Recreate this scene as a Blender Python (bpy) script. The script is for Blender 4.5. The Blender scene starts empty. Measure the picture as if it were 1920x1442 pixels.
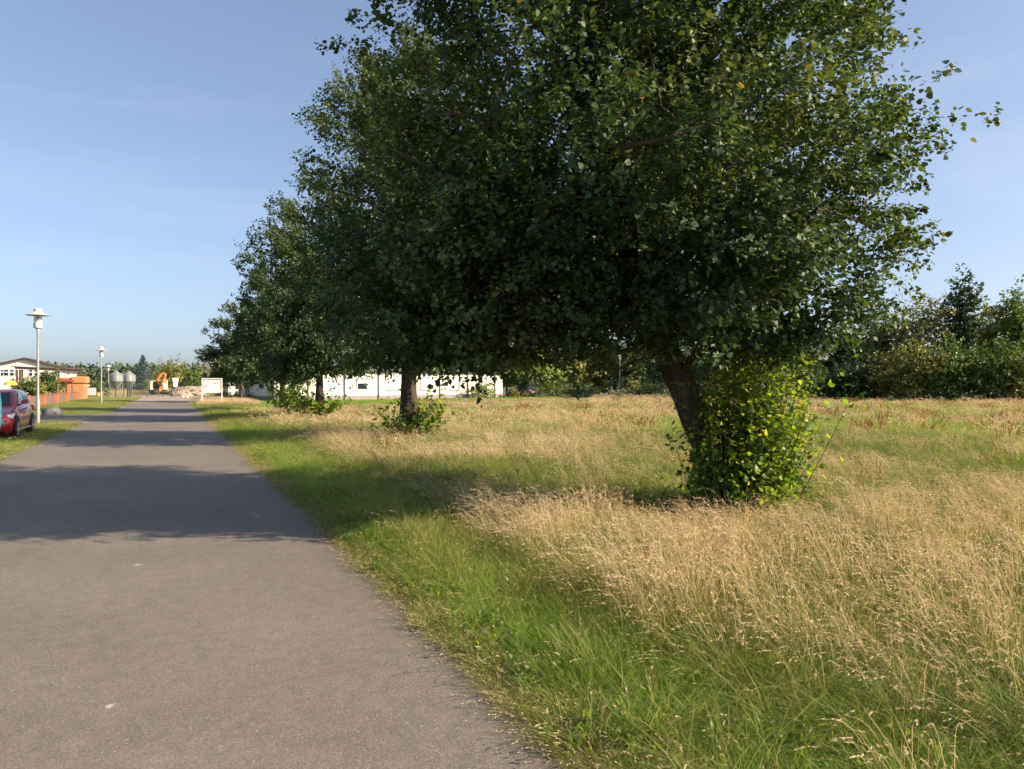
import bpy, bmesh, math, random
import numpy as np
from mathutils import Vector, Matrix, noise

# ------------------------------------------------------------------ camera, sky, sun, exposure
scene = bpy.context.scene
C = scene.collection
F = 1400.0                                  # focal length in photo pixels (1920 wide)
CAM_H = 1.6
YAW = math.atan((960 - 320) / F)            # the road runs along +Y, the camera looks to its right
SA, CA = math.sin(YAW), math.cos(YAW)

cam_d = bpy.data.cameras.new('camera'); cam = bpy.data.objects.new('camera', cam_d); C.objects.link(cam)
cam_d.sensor_width = 36; cam_d.lens = 36 * F / 1920; cam_d.clip_end = 4000; cam_d.clip_start = 0.05
cam.location = (0, 0, CAM_H); cam.rotation_euler = (math.radians(90), 0, -YAW)
scene.camera = cam

SUN_EL = math.radians(29)
sun_az = -YAW - math.radians(11)             # from +X, clockwise: camera right, a little behind
SUN = Vector((math.cos(sun_az) * math.cos(SUN_EL), math.sin(sun_az) * math.cos(SUN_EL), math.sin(SUN_EL)))
world = bpy.data.worlds.new('World'); scene.world = world; world.use_nodes = True
wn = world.node_tree.nodes; wl = world.node_tree.links
sky = wn.new('ShaderNodeTexSky'); sky.sky_type = 'NISHITA'; sky.sun_disc = False
sky.sun_elevation = SUN_EL; sky.sun_rotation = math.atan2(SUN.x, SUN.y)
sky.air_density = 0.7; sky.dust_density = 2.2; sky.ozone_density = 0.8; sky.altitude = 50
bg = wn['Background']; bg.inputs['Strength'].default_value = 0.106
tint = wn.new('ShaderNodeMix'); tint.data_type = 'RGBA'; tint.blend_type = 'MULTIPLY'; tint.inputs[0].default_value = 1; tint.inputs[7].default_value = (1.22, 1.29, 1.40, 1)
gam = wn.new('ShaderNodeGamma'); gam.inputs[1].default_value = .75
wl.new(sky.outputs[0], gam.inputs[0]); wl.new(gam.outputs[0], tint.inputs[6])
# faint high cirrus, the same all round the sky
wtc = wn.new('ShaderNodeTexCoord'); wmp = wn.new('ShaderNodeMapping'); wmp.inputs['Scale'].default_value = (1.2, 5.0, 9.0); wmp.inputs['Rotation'].default_value = (.5, .35, .4)
wnz = wn.new('ShaderNodeTexNoise'); wnz.inputs['Scale'].default_value = 1.3; wnz.inputs['Detail'].default_value = 7; wnz.inputs['Roughness'].default_value = .6
wmr = wn.new('ShaderNodeMapRange'); wmr.inputs[1].default_value = .52; wmr.inputs[2].default_value = .85; wmr.inputs[3].default_value = 0; wmr.inputs[4].default_value = .16
wmx = wn.new('ShaderNodeMix'); wmx.data_type = 'RGBA'; wmx.inputs[7].default_value = (4.6, 5.0, 5.6, 1)
wl.new(wtc.outputs['Generated'], wmp.inputs[0]); wl.new(wmp.outputs[0], wnz.inputs['Vector']); wl.new(wnz.outputs['Fac'], wmr.inputs[0]); wl.new(wmr.outputs[0], wmx.inputs[0])
wl.new(tint.outputs[2], wmx.inputs[6]); wl.new(wmx.outputs[2], bg.inputs[0])
sun_d = bpy.data.lights.new('sun', 'SUN'); sun_o = bpy.data.objects.new('sun', sun_d); C.objects.link(sun_o)
sun_d.energy = 5.0; sun_d.angle = math.radians(0.55); sun_d.color = (1.0, 0.83, 0.62)
sun_o.rotation_euler = (-SUN).to_track_quat('-Z', 'Y').to_euler(); sun_o.location = (30, -20, 40)
scene.view_settings.view_transform = 'Standard'; scene.view_settings.look = 'None'
scene.view_settings.exposure = 1.08; scene.view_settings.gamma = 1.0
scene.render.engine = 'CYCLES'
scene.cycles.max_bounces = 4; scene.cycles.diffuse_bounces = 2; scene.cycles.glossy_bounces = 2; scene.cycles.transmission_bounces = 3; scene.cycles.transparent_max_bounces = 6
scene.cycles.use_adaptive_sampling = True; scene.cycles.adaptive_threshold = 0.03; scene.cycles.use_light_tree = False
scene.cycles.use_denoising = True

# ------------------------------------------------------------------ helpers: places
def P(px, d):
    """ground point at photo column px and distance d along the camera axis"""
    r = (px - 960) / F * d
    return (r * CA + d * SA, -r * SA + d * CA)
def XY(px, Y):
    b = math.atan((px - 960) / F) + YAW
    return (Y * math.tan(b), Y)
def Zat(py, d): return CAM_H + (721 - py) / F * d
def RF(r, f):  return (r * CA + f * SA, -r * SA + f * CA)
def cam_rf(x, y): return (x * CA - y * SA, x * SA + y * CA)

# ------------------------------------------------------------------ helpers: materials
def nt(m): return m.node_tree.nodes, m.node_tree.links
def ramp(n, stops):
    r = n.new('ShaderNodeValToRGB'); e = r.color_ramp.elements
    while len(e) < len(stops): e.new(0.5)
    for k, (p, c) in enumerate(stops): e[k].position = p; e[k].color = (*c, 1)
    return r
MATS = {}
def mat(name, col, rough=0.7, col2=None, scale=6.0, bump=0.0, metal=0.0, bscale=None, trans=0.0, coat=0.0):
    if name in MATS: return MATS[name]
    m = bpy.data.materials.new(name); m.use_nodes = True; n, l = nt(m)
    b = n['Principled BSDF']; b.inputs['Roughness'].default_value = rough; b.inputs['Metallic'].default_value = metal
    if trans: b.inputs['Transmission Weight'].default_value = trans
    if coat: b.inputs['Coat Weight'].default_value = coat
    tc = n.new('ShaderNodeTexCoord')
    nz = n.new('ShaderNodeTexNoise'); nz.inputs['Scale'].default_value = scale; nz.inputs['Detail'].default_value = 6
    l.new(tc.outputs['Object'], nz.inputs['Vector'])
    c2 = col2 or tuple(x * 0.8 for x in col)
    r = ramp(n, [(0.3, c2), (0.7, col)]); l.new(nz.outputs['Fac'], r.inputs[0]); l.new(r.outputs[0], b.inputs['Base Color'])
    if bump:
        nb = n.new('ShaderNodeTexNoise'); nb.inputs['Scale'].default_value = bscale or scale * 4; nb.inputs['Detail'].default_value = 6
        l.new(tc.outputs['Object'], nb.inputs['Vector'])
        bp = n.new('ShaderNodeBump'); bp.inputs['Strength'].default_value = bump; bp.inputs['Distance'].default_value = 0.03
        l.new(nb.outputs['Fac'], bp.inputs['Height']); l.new(bp.outputs[0], b.inputs['Normal'])
    MATS[name] = m; return m

def leaf_mat(name, stops, tstops, tfac=0.35, rough=0.42, spec=0.5):
    """leaf colour picked by the per-leaf attribute 'var'; light also passes through"""
    if name in MATS: return MATS[name]
    m = bpy.data.materials.new(name); m.use_nodes = True; n, l = nt(m)
    b = n['Principled BSDF']; b.inputs['Roughness'].default_value = rough; b.inputs['Specular IOR Level'].default_value = spec
    at = n.new('ShaderNodeAttribute'); at.attribute_name = 'var'
    r1 = ramp(n, stops); r2 = ramp(n, tstops)
    l.new(at.outputs['Fac'], r1.inputs[0]); l.new(at.outputs['Fac'], r2.inputs[0])
    t = n.new('ShaderNodeBsdfTranslucent'); mx = n.new('ShaderNodeMixShader'); mx.inputs[0].default_value = tfac
    l.new(r1.outputs[0], b.inputs['Base Color']); l.new(r2.outputs[0], t.inputs['Color'])
    l.new(b.outputs[0], mx.inputs[1]); l.new(t.outputs[0], mx.inputs[2])
    l.new(mx.outputs[0], n['Material Output'].inputs['Surface'])
    MATS[name] = m; return m

# ------------------------------------------------------------------ helpers: meshes and things
def tag(o, label=None, cat=None, group=None, kind=None):
    if label: o['label'] = label
    if cat: o['category'] = cat
    if group: o['group'] = group
    if kind: o['kind'] = kind
    return o
def thing(name, label, cat, loc=(0, 0, 0), rotz=0.0, group=None):
    o = bpy.data.objects.new(name, None); C.objects.link(o); o.empty_display_size = 0.2
    o.location = (loc[0], loc[1], loc[2] if len(loc) > 2 else 0.0); o.rotation_euler = (0, 0, rotz)
    return tag(o, label, cat, group)
def link(name, me, parent=None):
    o = bpy.data.objects.new(name, me); C.objects.link(o)
    if parent: o.parent = parent
    return o
def np_mesh(name, V, Fq, material, var=None, smooth=False):
    """fast mesh from a vertex array and an array of equal-sided faces"""
    me = bpy.data.meshes.new(name)
    V = np.asarray(V, dtype=np.float32); Fq = np.asarray(Fq, dtype=np.int32)
    nf, k = Fq.shape
    me.vertices.add(len(V)); me.vertices.foreach_set('co', V.ravel())
    me.loops.add(nf * k); me.loops.foreach_set('vertex_index', Fq.ravel())
    me.polygons.add(nf); me.polygons.foreach_set('loop_start', np.arange(0, nf * k, k, dtype=np.int32))
    if smooth: me.polygons.foreach_set('use_smooth', np.ones(nf, dtype=bool))
    if var is not None:
        a = me.attributes.new('var', 'FLOAT', 'POINT'); a.data.foreach_set('value', np.asarray(var, dtype=np.float32))
    me.materials.append(material); me.update(calc_edges=True); me.validate()
    return me

class MB:
    """collects simple solids into one mesh"""
    def __init__(s): s.v = []; s.f = []
    def add(s, v, f):
        o = len(s.v); s.v += [tuple(p) for p in v]; s.f += [tuple(i + o for i in q) for q in f]; return s
    def box(s, x0, x1, y0, y1, z0, z1, M=None):
        v = [(x, y, z) for z in (z0, z1) for y in (y0, y1) for x in (x0, x1)]
        if M is not None: v = [M @ Vector(p) for p in v]
        return s.add(v, [(0, 2, 3, 1), (4, 5, 7, 6), (0, 1, 5, 4), (2, 6, 7, 3), (0, 4, 6, 2), (1, 3, 7, 5)])
    def tube(s, pts, rad, n=8, cap=True):
        pts = [Vector(p) for p in pts]; vs = []; up = Vector((0.13, 0.31, 0.94)).normalized()
        prev = None
        for i, p in enumerate(pts):
            t = (pts[min(i + 1, len(pts) - 1)] - pts[max(i - 1, 0)])
            t = t.normalized() if t.length > 1e-6 else Vector((0, 0, 1))
            ref = prev if prev is not None else (Vector((1, 0, 0)) if abs(t.z) > 0.7 else Vector((0, 0, 1)))
            a = (ref - t * ref.dot(t)).normalized(); prev = a; b = t.cross(a)
            r = rad[i] if hasattr(rad, '__len__') else rad
            for k in range(n):
                an = 2 * math.pi * k / n; vs.append(p + (a * math.cos(an) + b * math.sin(an)) * r)
        fs = [(i * n + k, i * n + (k + 1) % n, (i + 1) * n + (k + 1) % n, (i + 1) * n + k) for i in range(len(pts) - 1) for k in range(n)]
        if cap: fs += [tuple(range(n - 1, -1, -1)), tuple(range((len(pts) - 1) * n, len(pts) * n))]
        return s.add(vs, fs)
    def lathe(s, prof, n=20, c=(0, 0, 0), M=None):
        vs = []
        for r, z in prof:
            for k in range(n):
                an = 2 * math.pi * k / n; p = Vector((c[0] + r * math.cos(an), c[1] + r * math.sin(an), c[2] + z))
                vs.append(M @ p if M is not None else p)
        fs = [(i * n + k, i * n + (k + 1) % n, (i + 1) * n + (k + 1) % n, (i + 1) * n + k) for i in range(len(prof) - 1) for k in range(n)]
        fs += [tuple(range(n - 1, -1, -1)), tuple(range((len(prof) - 1) * n, len(prof) * n))]
        return s.add(vs, fs)
    def loft(s, rings):
        n = len(rings[0]); vs = [p for r in rings for p in r]
        fs = [(i * n + k, i * n + (k + 1) % n, (i + 1) * n + (k + 1) % n, (i + 1) * n + k) for i in range(len(rings) - 1) for k in range(n)]
        fs += [tuple(range(n - 1, -1, -1)), tuple(range((len(rings) - 1) * n, len(rings) * n))]
        return s.add(vs, fs)
    def slab(s, poly, t):
        """a flat polygon given a thickness along its normal"""
        p = [Vector(q) for q in poly]; nrm = (p[1] - p[0]).cross(p[2] - p[0]).normalized()
        n = len(p); vs = [q + nrm * t for q in p] + p
        return s.add(vs, [tuple(range(n)), tuple(range(2 * n - 1, n - 1, -1))] + [(k + n, (k + 1) % n + n, (k + 1) % n, k) for k in range(n)])
    def mesh(s, name, material, smooth=False):
        me = bpy.data.meshes.new(name); me.from_pydata([tuple(p) for p in s.v], [], s.f)
        bm = bmesh.new(); bm.from_mesh(me); bmesh.ops.recalc_face_normals(bm, faces=bm.faces); bm.to_mesh(me); bm.free()
        if smooth: me.polygons.foreach_set('use_smooth', np.ones(len(me.polygons), dtype=bool)); me.set_sharp_from_angle(angle=math.radians(42))
        me.materials.append(material); return me
    def build(s, name, material, parent=None, smooth=False, bevel=0.0):
        o = link(name, s.mesh(name, material, smooth), parent)
        if bevel:
            b = o.modifiers.new('bevel', 'BEVEL'); b.width = bevel; b.segments = 2; b.limit_method = 'ANGLE'
        return o
def copy_tree(o, parent=None):
    c = o.copy(); C.objects.link(c); c.parent = parent
    for ch in list(o.children): copy_tree(ch, c)
    return c

def unit(a): return a / np.maximum(np.linalg.norm(a, axis=1, keepdims=True), 1e-9)

# ------------------------------------------------------------------ leaves
def leaf_mesh(name, pos, dirs, nrm, size, var, material, heart=True, wid=0.9):
    """pos: leaf bases, dirs: pointing direction, nrm: rough normal, size: length per leaf"""
    d = unit(dirs); s = unit(np.cross(d, nrm)); n = np.cross(s, d)
    L = size[:, None]
    N = len(pos); ar = np.arange(N)[:, None]
    if heart:
        W = L * wid * 0.5
        v = np.stack([pos, pos + s * W + d * L * .22 + n * L * .10, pos + s * W * .72 + d * L * .68 + n * L * .06,
                      pos + d * L, pos - s * W * .72 + d * L * .68 + n * L * .06, pos - s * W + d * L * .22 + n * L * .10], 1).reshape(-1, 3)
        f = np.stack([ar * 6 + np.array([[0, 1, 2, 3]]), ar * 6 + np.array([[0, 3, 4, 5]])], 1).reshape(-1, 4)
        return np_mesh(name, v, f, material, np.repeat(var, 6))
    W = L * wid * 0.5
    v = np.stack([pos, pos + s * W + d * L * .45 + n * L * .08, pos + d * L, pos - s * W + d * L * .45 + n * L * .08], 1).reshape(-1, 3)
    f = (ar * 4 + np.array([[0, 1, 2, 3]]))
    return np_mesh(name, v, f, material, np.repeat(var, 4))

def sprays(rng, base, axis, length, m, size, tone, droop=0.35, width=0.17, up=0.8):
    """leafy twigs: m leaves along each axis, alternating left and right"""
    n = len(base)
    axis = unit(axis); side = unit(np.cross(axis, np.array([[0, 0, 1.0]]) + rng.normal(0, .25, (n, 3))))
    t = rng.random((n, m)) ** 0.75
    sg = np.where(rng.random((n, m)) < .5, -1.0, 1.0)
    off = sg * (0.25 + rng.random((n, m))) * width * (1.1 - .6 * t)
    Ln = length[:, None]
    pos = base[:, None] + axis[:, None] * (t * Ln)[..., None] + side[:, None] * (off * Ln)[..., None]
    pos = pos + np.array([0, 0, 1.0]) * (rng.normal(0, .09, (n, m)) * Ln - droop * (np.abs(off) ** 1.2 + .25 * t ** 2) * Ln)[..., None]
    dirs = axis[:, None] * .5 + side[:, None] * (sg * .75)[..., None] + np.array([0, 0, -.35]) + rng.normal(0, .42, (n, m, 3))
    nrm = np.array([0, 0, up]) + axis[:, None] * .35 + rng.normal(0, .5, (n, m, 3))
    sz = size * rng.uniform(.5, 1.4, (n, m))
    var = np.clip(tone[:, None] + rng.normal(0, .16, (n, m)), 0, 1)
    yl = rng.random((n, m)) < .0018
    var = np.where(yl, .99, np.minimum(var, .93))
    return pos.reshape(-1, 3), dirs.reshape(-1, 3), nrm.reshape(-1, 3), sz.ravel(), var.ravel()

def envelope(rng, c, rx, ry, zu, zd, n, lump=.25, lfreq=2.2, shell=.62, power=2.0, taper=0.0):
    """spray places in a lumpy egg-shaped crown with holes; returns places and outward directions"""
    out = []; o = []
    sd = rng.uniform(0, 50, 3)
    while len(out) < n:
        u = unit(rng.normal(0, 1, (512, 3)))
        rho = np.where(rng.random(512) < .72, rng.uniform(shell, 1.0, 512), rng.uniform(.12, shell, 512))
        for q, r in zip(u, rho):
            nn = noise.noise(Vector(q * lfreq + sd)) + .5 * noise.noise(Vector(q * lfreq * 2.3 + sd))
            k = 1 + lump * nn * 1.6
            z = q[2] * zu if q[2] > 0 else -abs(q[2]) ** .72 * zd
            # superellipse keeps the flanks full
            h = math.hypot(q[0], q[1]); hh = h ** (2 / power if q[2] < 0 else 2 / (power * .5 + .95)) * (1 - taper * max(q[2], 0)) if h > 0 else 0
            p = np.array([c[0] + q[0] / max(h, 1e-6) * hh * rx * r * k, c[1] + q[1] / max(h, 1e-6) * hh * ry * r * k, c[2] + z * r * (k if q[2] > 0 else 1)])
            hole = noise.noise(Vector(p * .75 + sd)) + .6 * noise.noise(Vector(p * 1.7 + sd))
            if hole < -.42 and rng.random() < .85: continue
            out.append(p); o.append(q)
            if len(out) >= n: break
    return np.array(out), np.array(o)

BARK = mat('bark', (.085, .062, .045), .95, (.022, .017, .013), 7, 1.0, bscale=16)
_n, _l = nt(BARK); _mp = _n.new('ShaderNodeMapping'); _mp.inputs['Scale'].default_value = (1.6, 1.6, .28)
_tc = [x for x in _n if x.type == 'TEX_COORD'][0]; _l.new(_tc.outputs['Object'], _mp.inputs[0])
for x in [x for x in _n if x.type == 'TEX_NOISE']: _l.new(_mp.outputs[0], x.inputs['Vector'])
for x in [x for x in _n if x.type == 'BUMP']: x.inputs['Distance'].default_value = .06
BARK_PALE = mat('bark_pale', (.42, .36, .28), .9, (.16, .13, .10), 4, .6)
TWIG = mat('twig', (.12, .085, .055), .9, (.05, .035, .025), 5, .3)
LINDEN = leaf_mat('linden_leaf', [(0, (.019, .043, .023)), (.45, (.054, .096, .039)), (.8, (.140, .178, .062)), (.95, (.22, .24, .085)), (1, (.42, .25, .05))],
                  [(0, (.04, .085, .012)), (.5, (.10, .16, .018)), (.9, (.24, .28, .03)), (1, (.5, .32, .03))], .26, .56, .32)
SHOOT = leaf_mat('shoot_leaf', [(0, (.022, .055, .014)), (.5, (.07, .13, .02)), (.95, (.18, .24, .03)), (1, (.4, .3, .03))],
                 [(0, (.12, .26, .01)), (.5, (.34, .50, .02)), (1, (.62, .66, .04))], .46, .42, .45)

def qcurve(a, b, sag, n=6):
    a = Vector(a); b = Vector(b); m = (a + b) / 2 + Vector((0, 0, sag * (b - a).length))
    return [a * (1 - t) ** 2 + m * 2 * t * (1 - t) + b * t * t for t in [i / n for i in range(n + 1)]]

def linden(label, stem, r0, env, nsp, m, size, seed, limbs=9, heart=True, shoots=None, tone=.42, zmin=1.9, twigs=160, lscale=1.0):
    """stem: world points of the trunk; env: crown envelopes (centre, rx, ry, zu, zd, share)"""
    rng = np.random.default_rng(seed); random.seed(seed)
    base = Vector(stem[0])
    t = thing('linden_tree', label, 'tree', base, 0, 'lime trees in a row along the road')
    L = lambda p: Vector(p) - base
    st = [L(p) for p in stem]
    # smooth the trunk line
    pts = []
    for i in range(len(st) - 1):
        p0, p1, p2, p3 = st[max(i - 1, 0)], st[i], st[i + 1], st[min(i + 2, len(st) - 1)]
        for k in range(5):
            s = k / 5
            pts.append(.5 * ((2 * p1) + (-p0 + p2) * s + (2 * p0 - 5 * p1 + 4 * p2 - p3) * s * s + (-p0 + 3 * p1 - 3 * p2 + p3) * s ** 3))
    pts.append(st[-1])
    n = len(pts); rad = [r0 * (1 - .93 * (i / (n - 1)) ** .9) * (1.0 + .55 * math.exp(-i * .9)) for i in range(n)]
    pts[0] = pts[0] - Vector((0, 0, .15))
    tm = MB().tube(pts, rad, 14)
    rr = random.Random(seed)
    tm.v = [(x + .16 * r0 * noise.noise(Vector((x * 5, y * 5, z * 1.6))), y + .16 * r0 * noise.noise(Vector((x * 5 + 9, y * 5, z * 1.6))), z) for x, y, z in tm.v]
    tm.build('trunk', BARK, t, True)
    allp = []; allo = []
    for (c, rx, ry, zu, zd, share, lump, powr) in env:
        p, o = envelope(rng, np.array(L(c)), rx, ry, zu, zd, max(int(nsp * share / 12), 4), lump, power=powr, taper=.22)
        rep_ = rng.integers(7, 20, len(p)); p = np.repeat(p, rep_, 0); o = np.repeat(o, rep_, 0)
        sp_ = rng.random(len(p)); p = p + unit(o * [1, 1, .5] + [0, 0, .55]) * (sp_ * .65 - .33)[:, None] + rng.normal(0, 1, p.shape) * (np.array([.23, .23, .16]) * (1.15 - .6 * sp_)[:, None]) * (1 + .06 * min(base.length, 40) / 10)
        o = unit(o + rng.normal(0, .25, o.shape)); p[:, 2] = np.maximum(p[:, 2], (zmin if rx > .8 else c[2] - zd) + rng.random(len(p)) * .35)
        allp.append(p); allo.append(o)
    p = np.concatenate(allp); o = np.concatenate(allo)
    # limbs
    nodes = [Vector(q) for q in pts[int(n * .3):]]
    far = [i for i in range(len(p))]
    rr.shuffle(far)
    k = 0; used = []
    for i in far:
        e = Vector(p[i])
        if e.z < 2.6 or any((e - q).length < 2.0 for q in used): continue
        used.append(e)
        cand = [q for q in pts[int(n * .28):int(n * .85)] if q.z < e.z - .2] or [pts[int(n * .3)]]
        s = min(cand, key=lambda q: (q - e).length + .5 * abs((e.z - q.z) - .6 * (Vector((e.x, e.y, 0)) - Vector((q.x, q.y, 0))).length))
        c = qcurve(s, e, rr.uniform(.02, .14), 7)
        c = [q + Vector((rr.uniform(-.05, .05),) * 3) * (0 < a < 7) for a, q in enumerate(c)]
        rs = max(.035, r0 * .34 * min(1, (e - s).length / 4))
        MB().tube(c, [rs * (1 - .85 * a / 7) for a in range(8)], 7).build('limb', BARK, t, True)
        nodes += c[2:]
        k += 1
        if k >= limbs: break
    # finer branches
    tw = MB()
    for i in far[:twigs]:
        e = Vector(p[i])
        s = min(nodes, key=lambda q: (q - e).length + (1.0 if q.z > e.z else 0))
        if (s - e).length < .15: continue
        c = qcurve(s, e + Vector(o[i]) * .3, rr.uniform(-.05, .15), 4)
        tw.tube(c, [.022, .017, .012, .008, .004], 4, False)
        if len(nodes) < 900: nodes += c[1:3]
    if tw.v: tag(tw.build('branches', TWIG, t, True), kind='stuff')
    out = o.copy(); out[:, 2] = out[:, 2] * .35 + .45
    ax = unit(out + rng.normal(0, .38, p.shape))
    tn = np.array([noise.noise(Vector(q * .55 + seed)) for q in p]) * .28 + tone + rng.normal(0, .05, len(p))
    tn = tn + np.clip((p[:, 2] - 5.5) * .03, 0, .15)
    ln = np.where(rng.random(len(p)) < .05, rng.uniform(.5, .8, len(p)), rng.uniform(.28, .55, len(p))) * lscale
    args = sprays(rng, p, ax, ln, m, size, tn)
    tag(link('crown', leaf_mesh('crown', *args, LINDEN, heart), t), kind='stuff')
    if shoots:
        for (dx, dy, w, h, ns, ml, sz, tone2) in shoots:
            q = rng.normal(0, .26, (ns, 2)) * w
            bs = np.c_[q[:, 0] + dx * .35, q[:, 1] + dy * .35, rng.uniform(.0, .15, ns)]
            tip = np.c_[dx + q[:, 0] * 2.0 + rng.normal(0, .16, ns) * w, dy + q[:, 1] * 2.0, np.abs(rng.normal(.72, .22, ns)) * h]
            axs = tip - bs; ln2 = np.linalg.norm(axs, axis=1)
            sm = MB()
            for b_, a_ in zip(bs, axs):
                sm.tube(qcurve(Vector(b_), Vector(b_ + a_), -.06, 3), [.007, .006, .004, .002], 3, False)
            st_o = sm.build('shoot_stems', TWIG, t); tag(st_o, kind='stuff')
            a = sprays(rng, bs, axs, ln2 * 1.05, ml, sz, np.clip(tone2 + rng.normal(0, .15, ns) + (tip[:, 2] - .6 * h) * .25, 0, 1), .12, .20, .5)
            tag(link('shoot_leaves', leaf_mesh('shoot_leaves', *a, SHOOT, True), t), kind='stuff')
    return t

# ================================================================== SETTING
# ------------------------------------------------------------------ ground, road, paths
def ground_mat():
    m = bpy.data.materials.new('meadow_soil'); m.use_nodes = True; n, l = nt(m); b = n['Principled BSDF']; b.inputs['Roughness'].default_value = 1
    g = n.new('ShaderNodeNewGeometry')
    a = n.new('ShaderNodeTexNoise'); a.inputs['Scale'].default_value = .22; a.inputs['Detail'].default_value = 8
    c = n.new('ShaderNodeTexNoise'); c.inputs['Scale'].default_value = 5; c.inputs['Detail'].default_value = 8
    l.new(g.outputs['Position'], a.inputs['Vector']); l.new(g.outputs['Position'], c.inputs['Vector'])
    r1 = ramp(n, [(.35, (.06, .085, .022)), (.55, (.13, .125, .045)), (.7, (.22, .17, .08))]); l.new(a.outputs['Fac'], r1.inputs[0])
    r2 = ramp(n, [(.3, (.35, .35, .35)), (.7, (1, 1, 1))]); l.new(c.outputs['Fac'], r2.inputs[0])
    mx = n.new('ShaderNodeMix'); mx.data_type = 'RGBA'; mx.blend_type = 'MULTIPLY'; mx.inputs[0].default_value = 1
    l.new(r1.outputs[0], mx.inputs[6]); l.new(r2.outputs[0], mx.inputs[7]); l.new(mx.outputs[2], b.inputs['Base Color'])
    bp = n.new('ShaderNodeBump'); bp.inputs['Strength'].default_value = .6; bp.inputs['Distance'].default_value = .05
    l.new(c.outputs['Fac'], bp.inputs['Height']); l.new(bp.outputs[0], b.inputs['Normal'])
    return m
gm = MB(); S = 1800
gm.add([(-S, -S, 0), (S, -S, 0), (S, S, 0), (-S, S, 0)], [(0, 1, 2, 3)])
tag(gm.build('ground', ground_mat()), kind='structure')

STAINS = [((205, 1325), .035, 1.0), ((258, 1060), .05, .8), ((290, 1098), .075, .35), ((830, 1385), .03, .3), ((60, 1255), .05, -.5)]
def asphalt_mat(name, dark=1.0, stains=False):
    m = bpy.data.materials.new(name); m.use_nodes = True; n, l = nt(m); b = n['Principled BSDF']; b.inputs['Roughness'].default_value = .82
    b.inputs['Specular IOR Level'].default_value = .35
    g = n.new('ShaderNodeNewGeometry')
    def nz(s, d=6):
        x = n.new('ShaderNodeTexNoise'); x.inputs['Scale'].default_value = s; x.inputs['Detail'].default_value = d; l.new(g.outputs['Position'], x.inputs['Vector']); return x
    big = nz(.55, 5); mid = nz(9, 5); fine = nz(95, 3)
    vo = n.new('ShaderNodeTexVoronoi'); vo.inputs['Scale'].default_value = 120; l.new(g.outputs['Position'], vo.inputs['Vector'])
    rb = ramp(n, [(.3, tuple(x * dark for x in (.142, .121, .099))), (.7, tuple(x * dark for x in (.183, .158, .131)))]); l.new(big.outputs['Fac'], rb.inputs[0])
    rf = ramp(n, [(.30, (.72, .72, .72)), (.52, (1, 1, 1)), (.72, (1.32, 1.31, 1.3))]); l.new(fine.outputs['Fac'], rf.inputs[0])
    rm = ramp(n, [(.3, (.88, .88, .88)), (.7, (1.1, 1.09, 1.08))]); l.new(mid.outputs['Fac'], rm.inputs[0])
    def mul(a, c):
        mx = n.new('ShaderNodeMix'); mx.data_type = 'RGBA'; mx.blend_type = 'MULTIPLY'; mx.inputs[0].default_value = 1
        l.new(a, mx.inputs[6]); l.new(c, mx.inputs[7]); return mx.outputs[2]
    col = mul(mul(rb.outputs[0], rf.outputs[0]), rm.outputs[0])
    # pale chips in the surface
    wv = n.new('ShaderNodeTexWhiteNoise'); l.new(vo.outputs['Color'], wv.inputs['Vector'])
    rs = ramp(n, [(.97, (0, 0, 0)), (.998, (1, 1, 1))]); l.new(wv.outputs['Value'], rs.inputs[0])
    mx = n.new('ShaderNodeMix'); mx.data_type = 'RGBA'; l.new(rs.outputs[0], mx.inputs[0]); l.new(col, mx.inputs[6]); mx.inputs[7].default_value = (.26, .235, .205, 1)
    col = mx.outputs[2]
    if stains:
        for (px, py), rad, amt in STAINS:
            d = CAM_H * F / (py - 721); x, y = P(px, d)
            sub = n.new('ShaderNodeVectorMath'); sub.operation = 'DISTANCE'; l.new(g.outputs['Position'], sub.inputs[0]); sub.inputs[1].default_value = (x, y, .004)
            sn = nz(38, 4); ad = n.new('ShaderNodeMath'); ad.operation = 'MULTIPLY_ADD'; l.new(sn.outputs['Fac'], ad.inputs[0]); ad.inputs[1].default_value = rad * 2.4; l.new(sub.outputs['Value'], ad.inputs[2])
            r = ramp(n, [(rad * 1.6, (1, 1, 1)), (rad * 2.1, (0, 0, 0))]); l.new(ad.outputs[0], r.inputs[0])
            fm = n.new('ShaderNodeMath'); fm.operation = 'MULTIPLY'; l.new(r.outputs[0], fm.inputs[0]); fm.inputs[1].default_value = abs(amt) * .8
            mx = n.new('ShaderNodeMix'); mx.data_type = 'RGBA'; l.new(fm.outputs[0], mx.inputs[0]); l.new(col, mx.inputs[6])
            mx.inputs[7].default_value = (.42, .39, .34, 1) if amt > .5 else ((.27, .22, .16, 1) if amt > 0 else (.06, .055, .05, 1)); col = mx.outputs[2]
    l.new(col, b.inputs['Base Color'])
    bp = n.new('ShaderNodeBump'); bp.inputs['Strength'].default_value = .55; bp.inputs['Distance'].default_value = .006
    l.new(fine.outputs['Fac'], bp.inputs['Height']); l.new(bp.outputs[0], b.inputs['Normal'])
    return m
ROAD_R, ROAD_L, ROAD_END = 1.60, -3.47, 73.0
def jit(y, s, a): return a * (noise.noise(Vector((y * .9, s, 0))) + .6 * noise.noise(Vector((y * 3.1, s, 5))))
def left_edge(y):
    e = ROAD_L + jit(y, 3, .05)
    if 33 < y < 41.5: e -= 14 * max(0, (y - 35.0) / 6.5) ** 2.2 if y > 35 else 0
    if 43.0 < y < 49: e -= 14 * max(0, (48.0 - y) / 5.0) ** 2.2 if y < 48 else 0
    if 41.5 <= y <= 43.0: e = -30
    return max(e, -30)
ys = np.concatenate([np.arange(-8, 14, .12), np.arange(14, ROAD_END, .4), [ROAD_END]])
rv = []; rf_ = []
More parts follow.
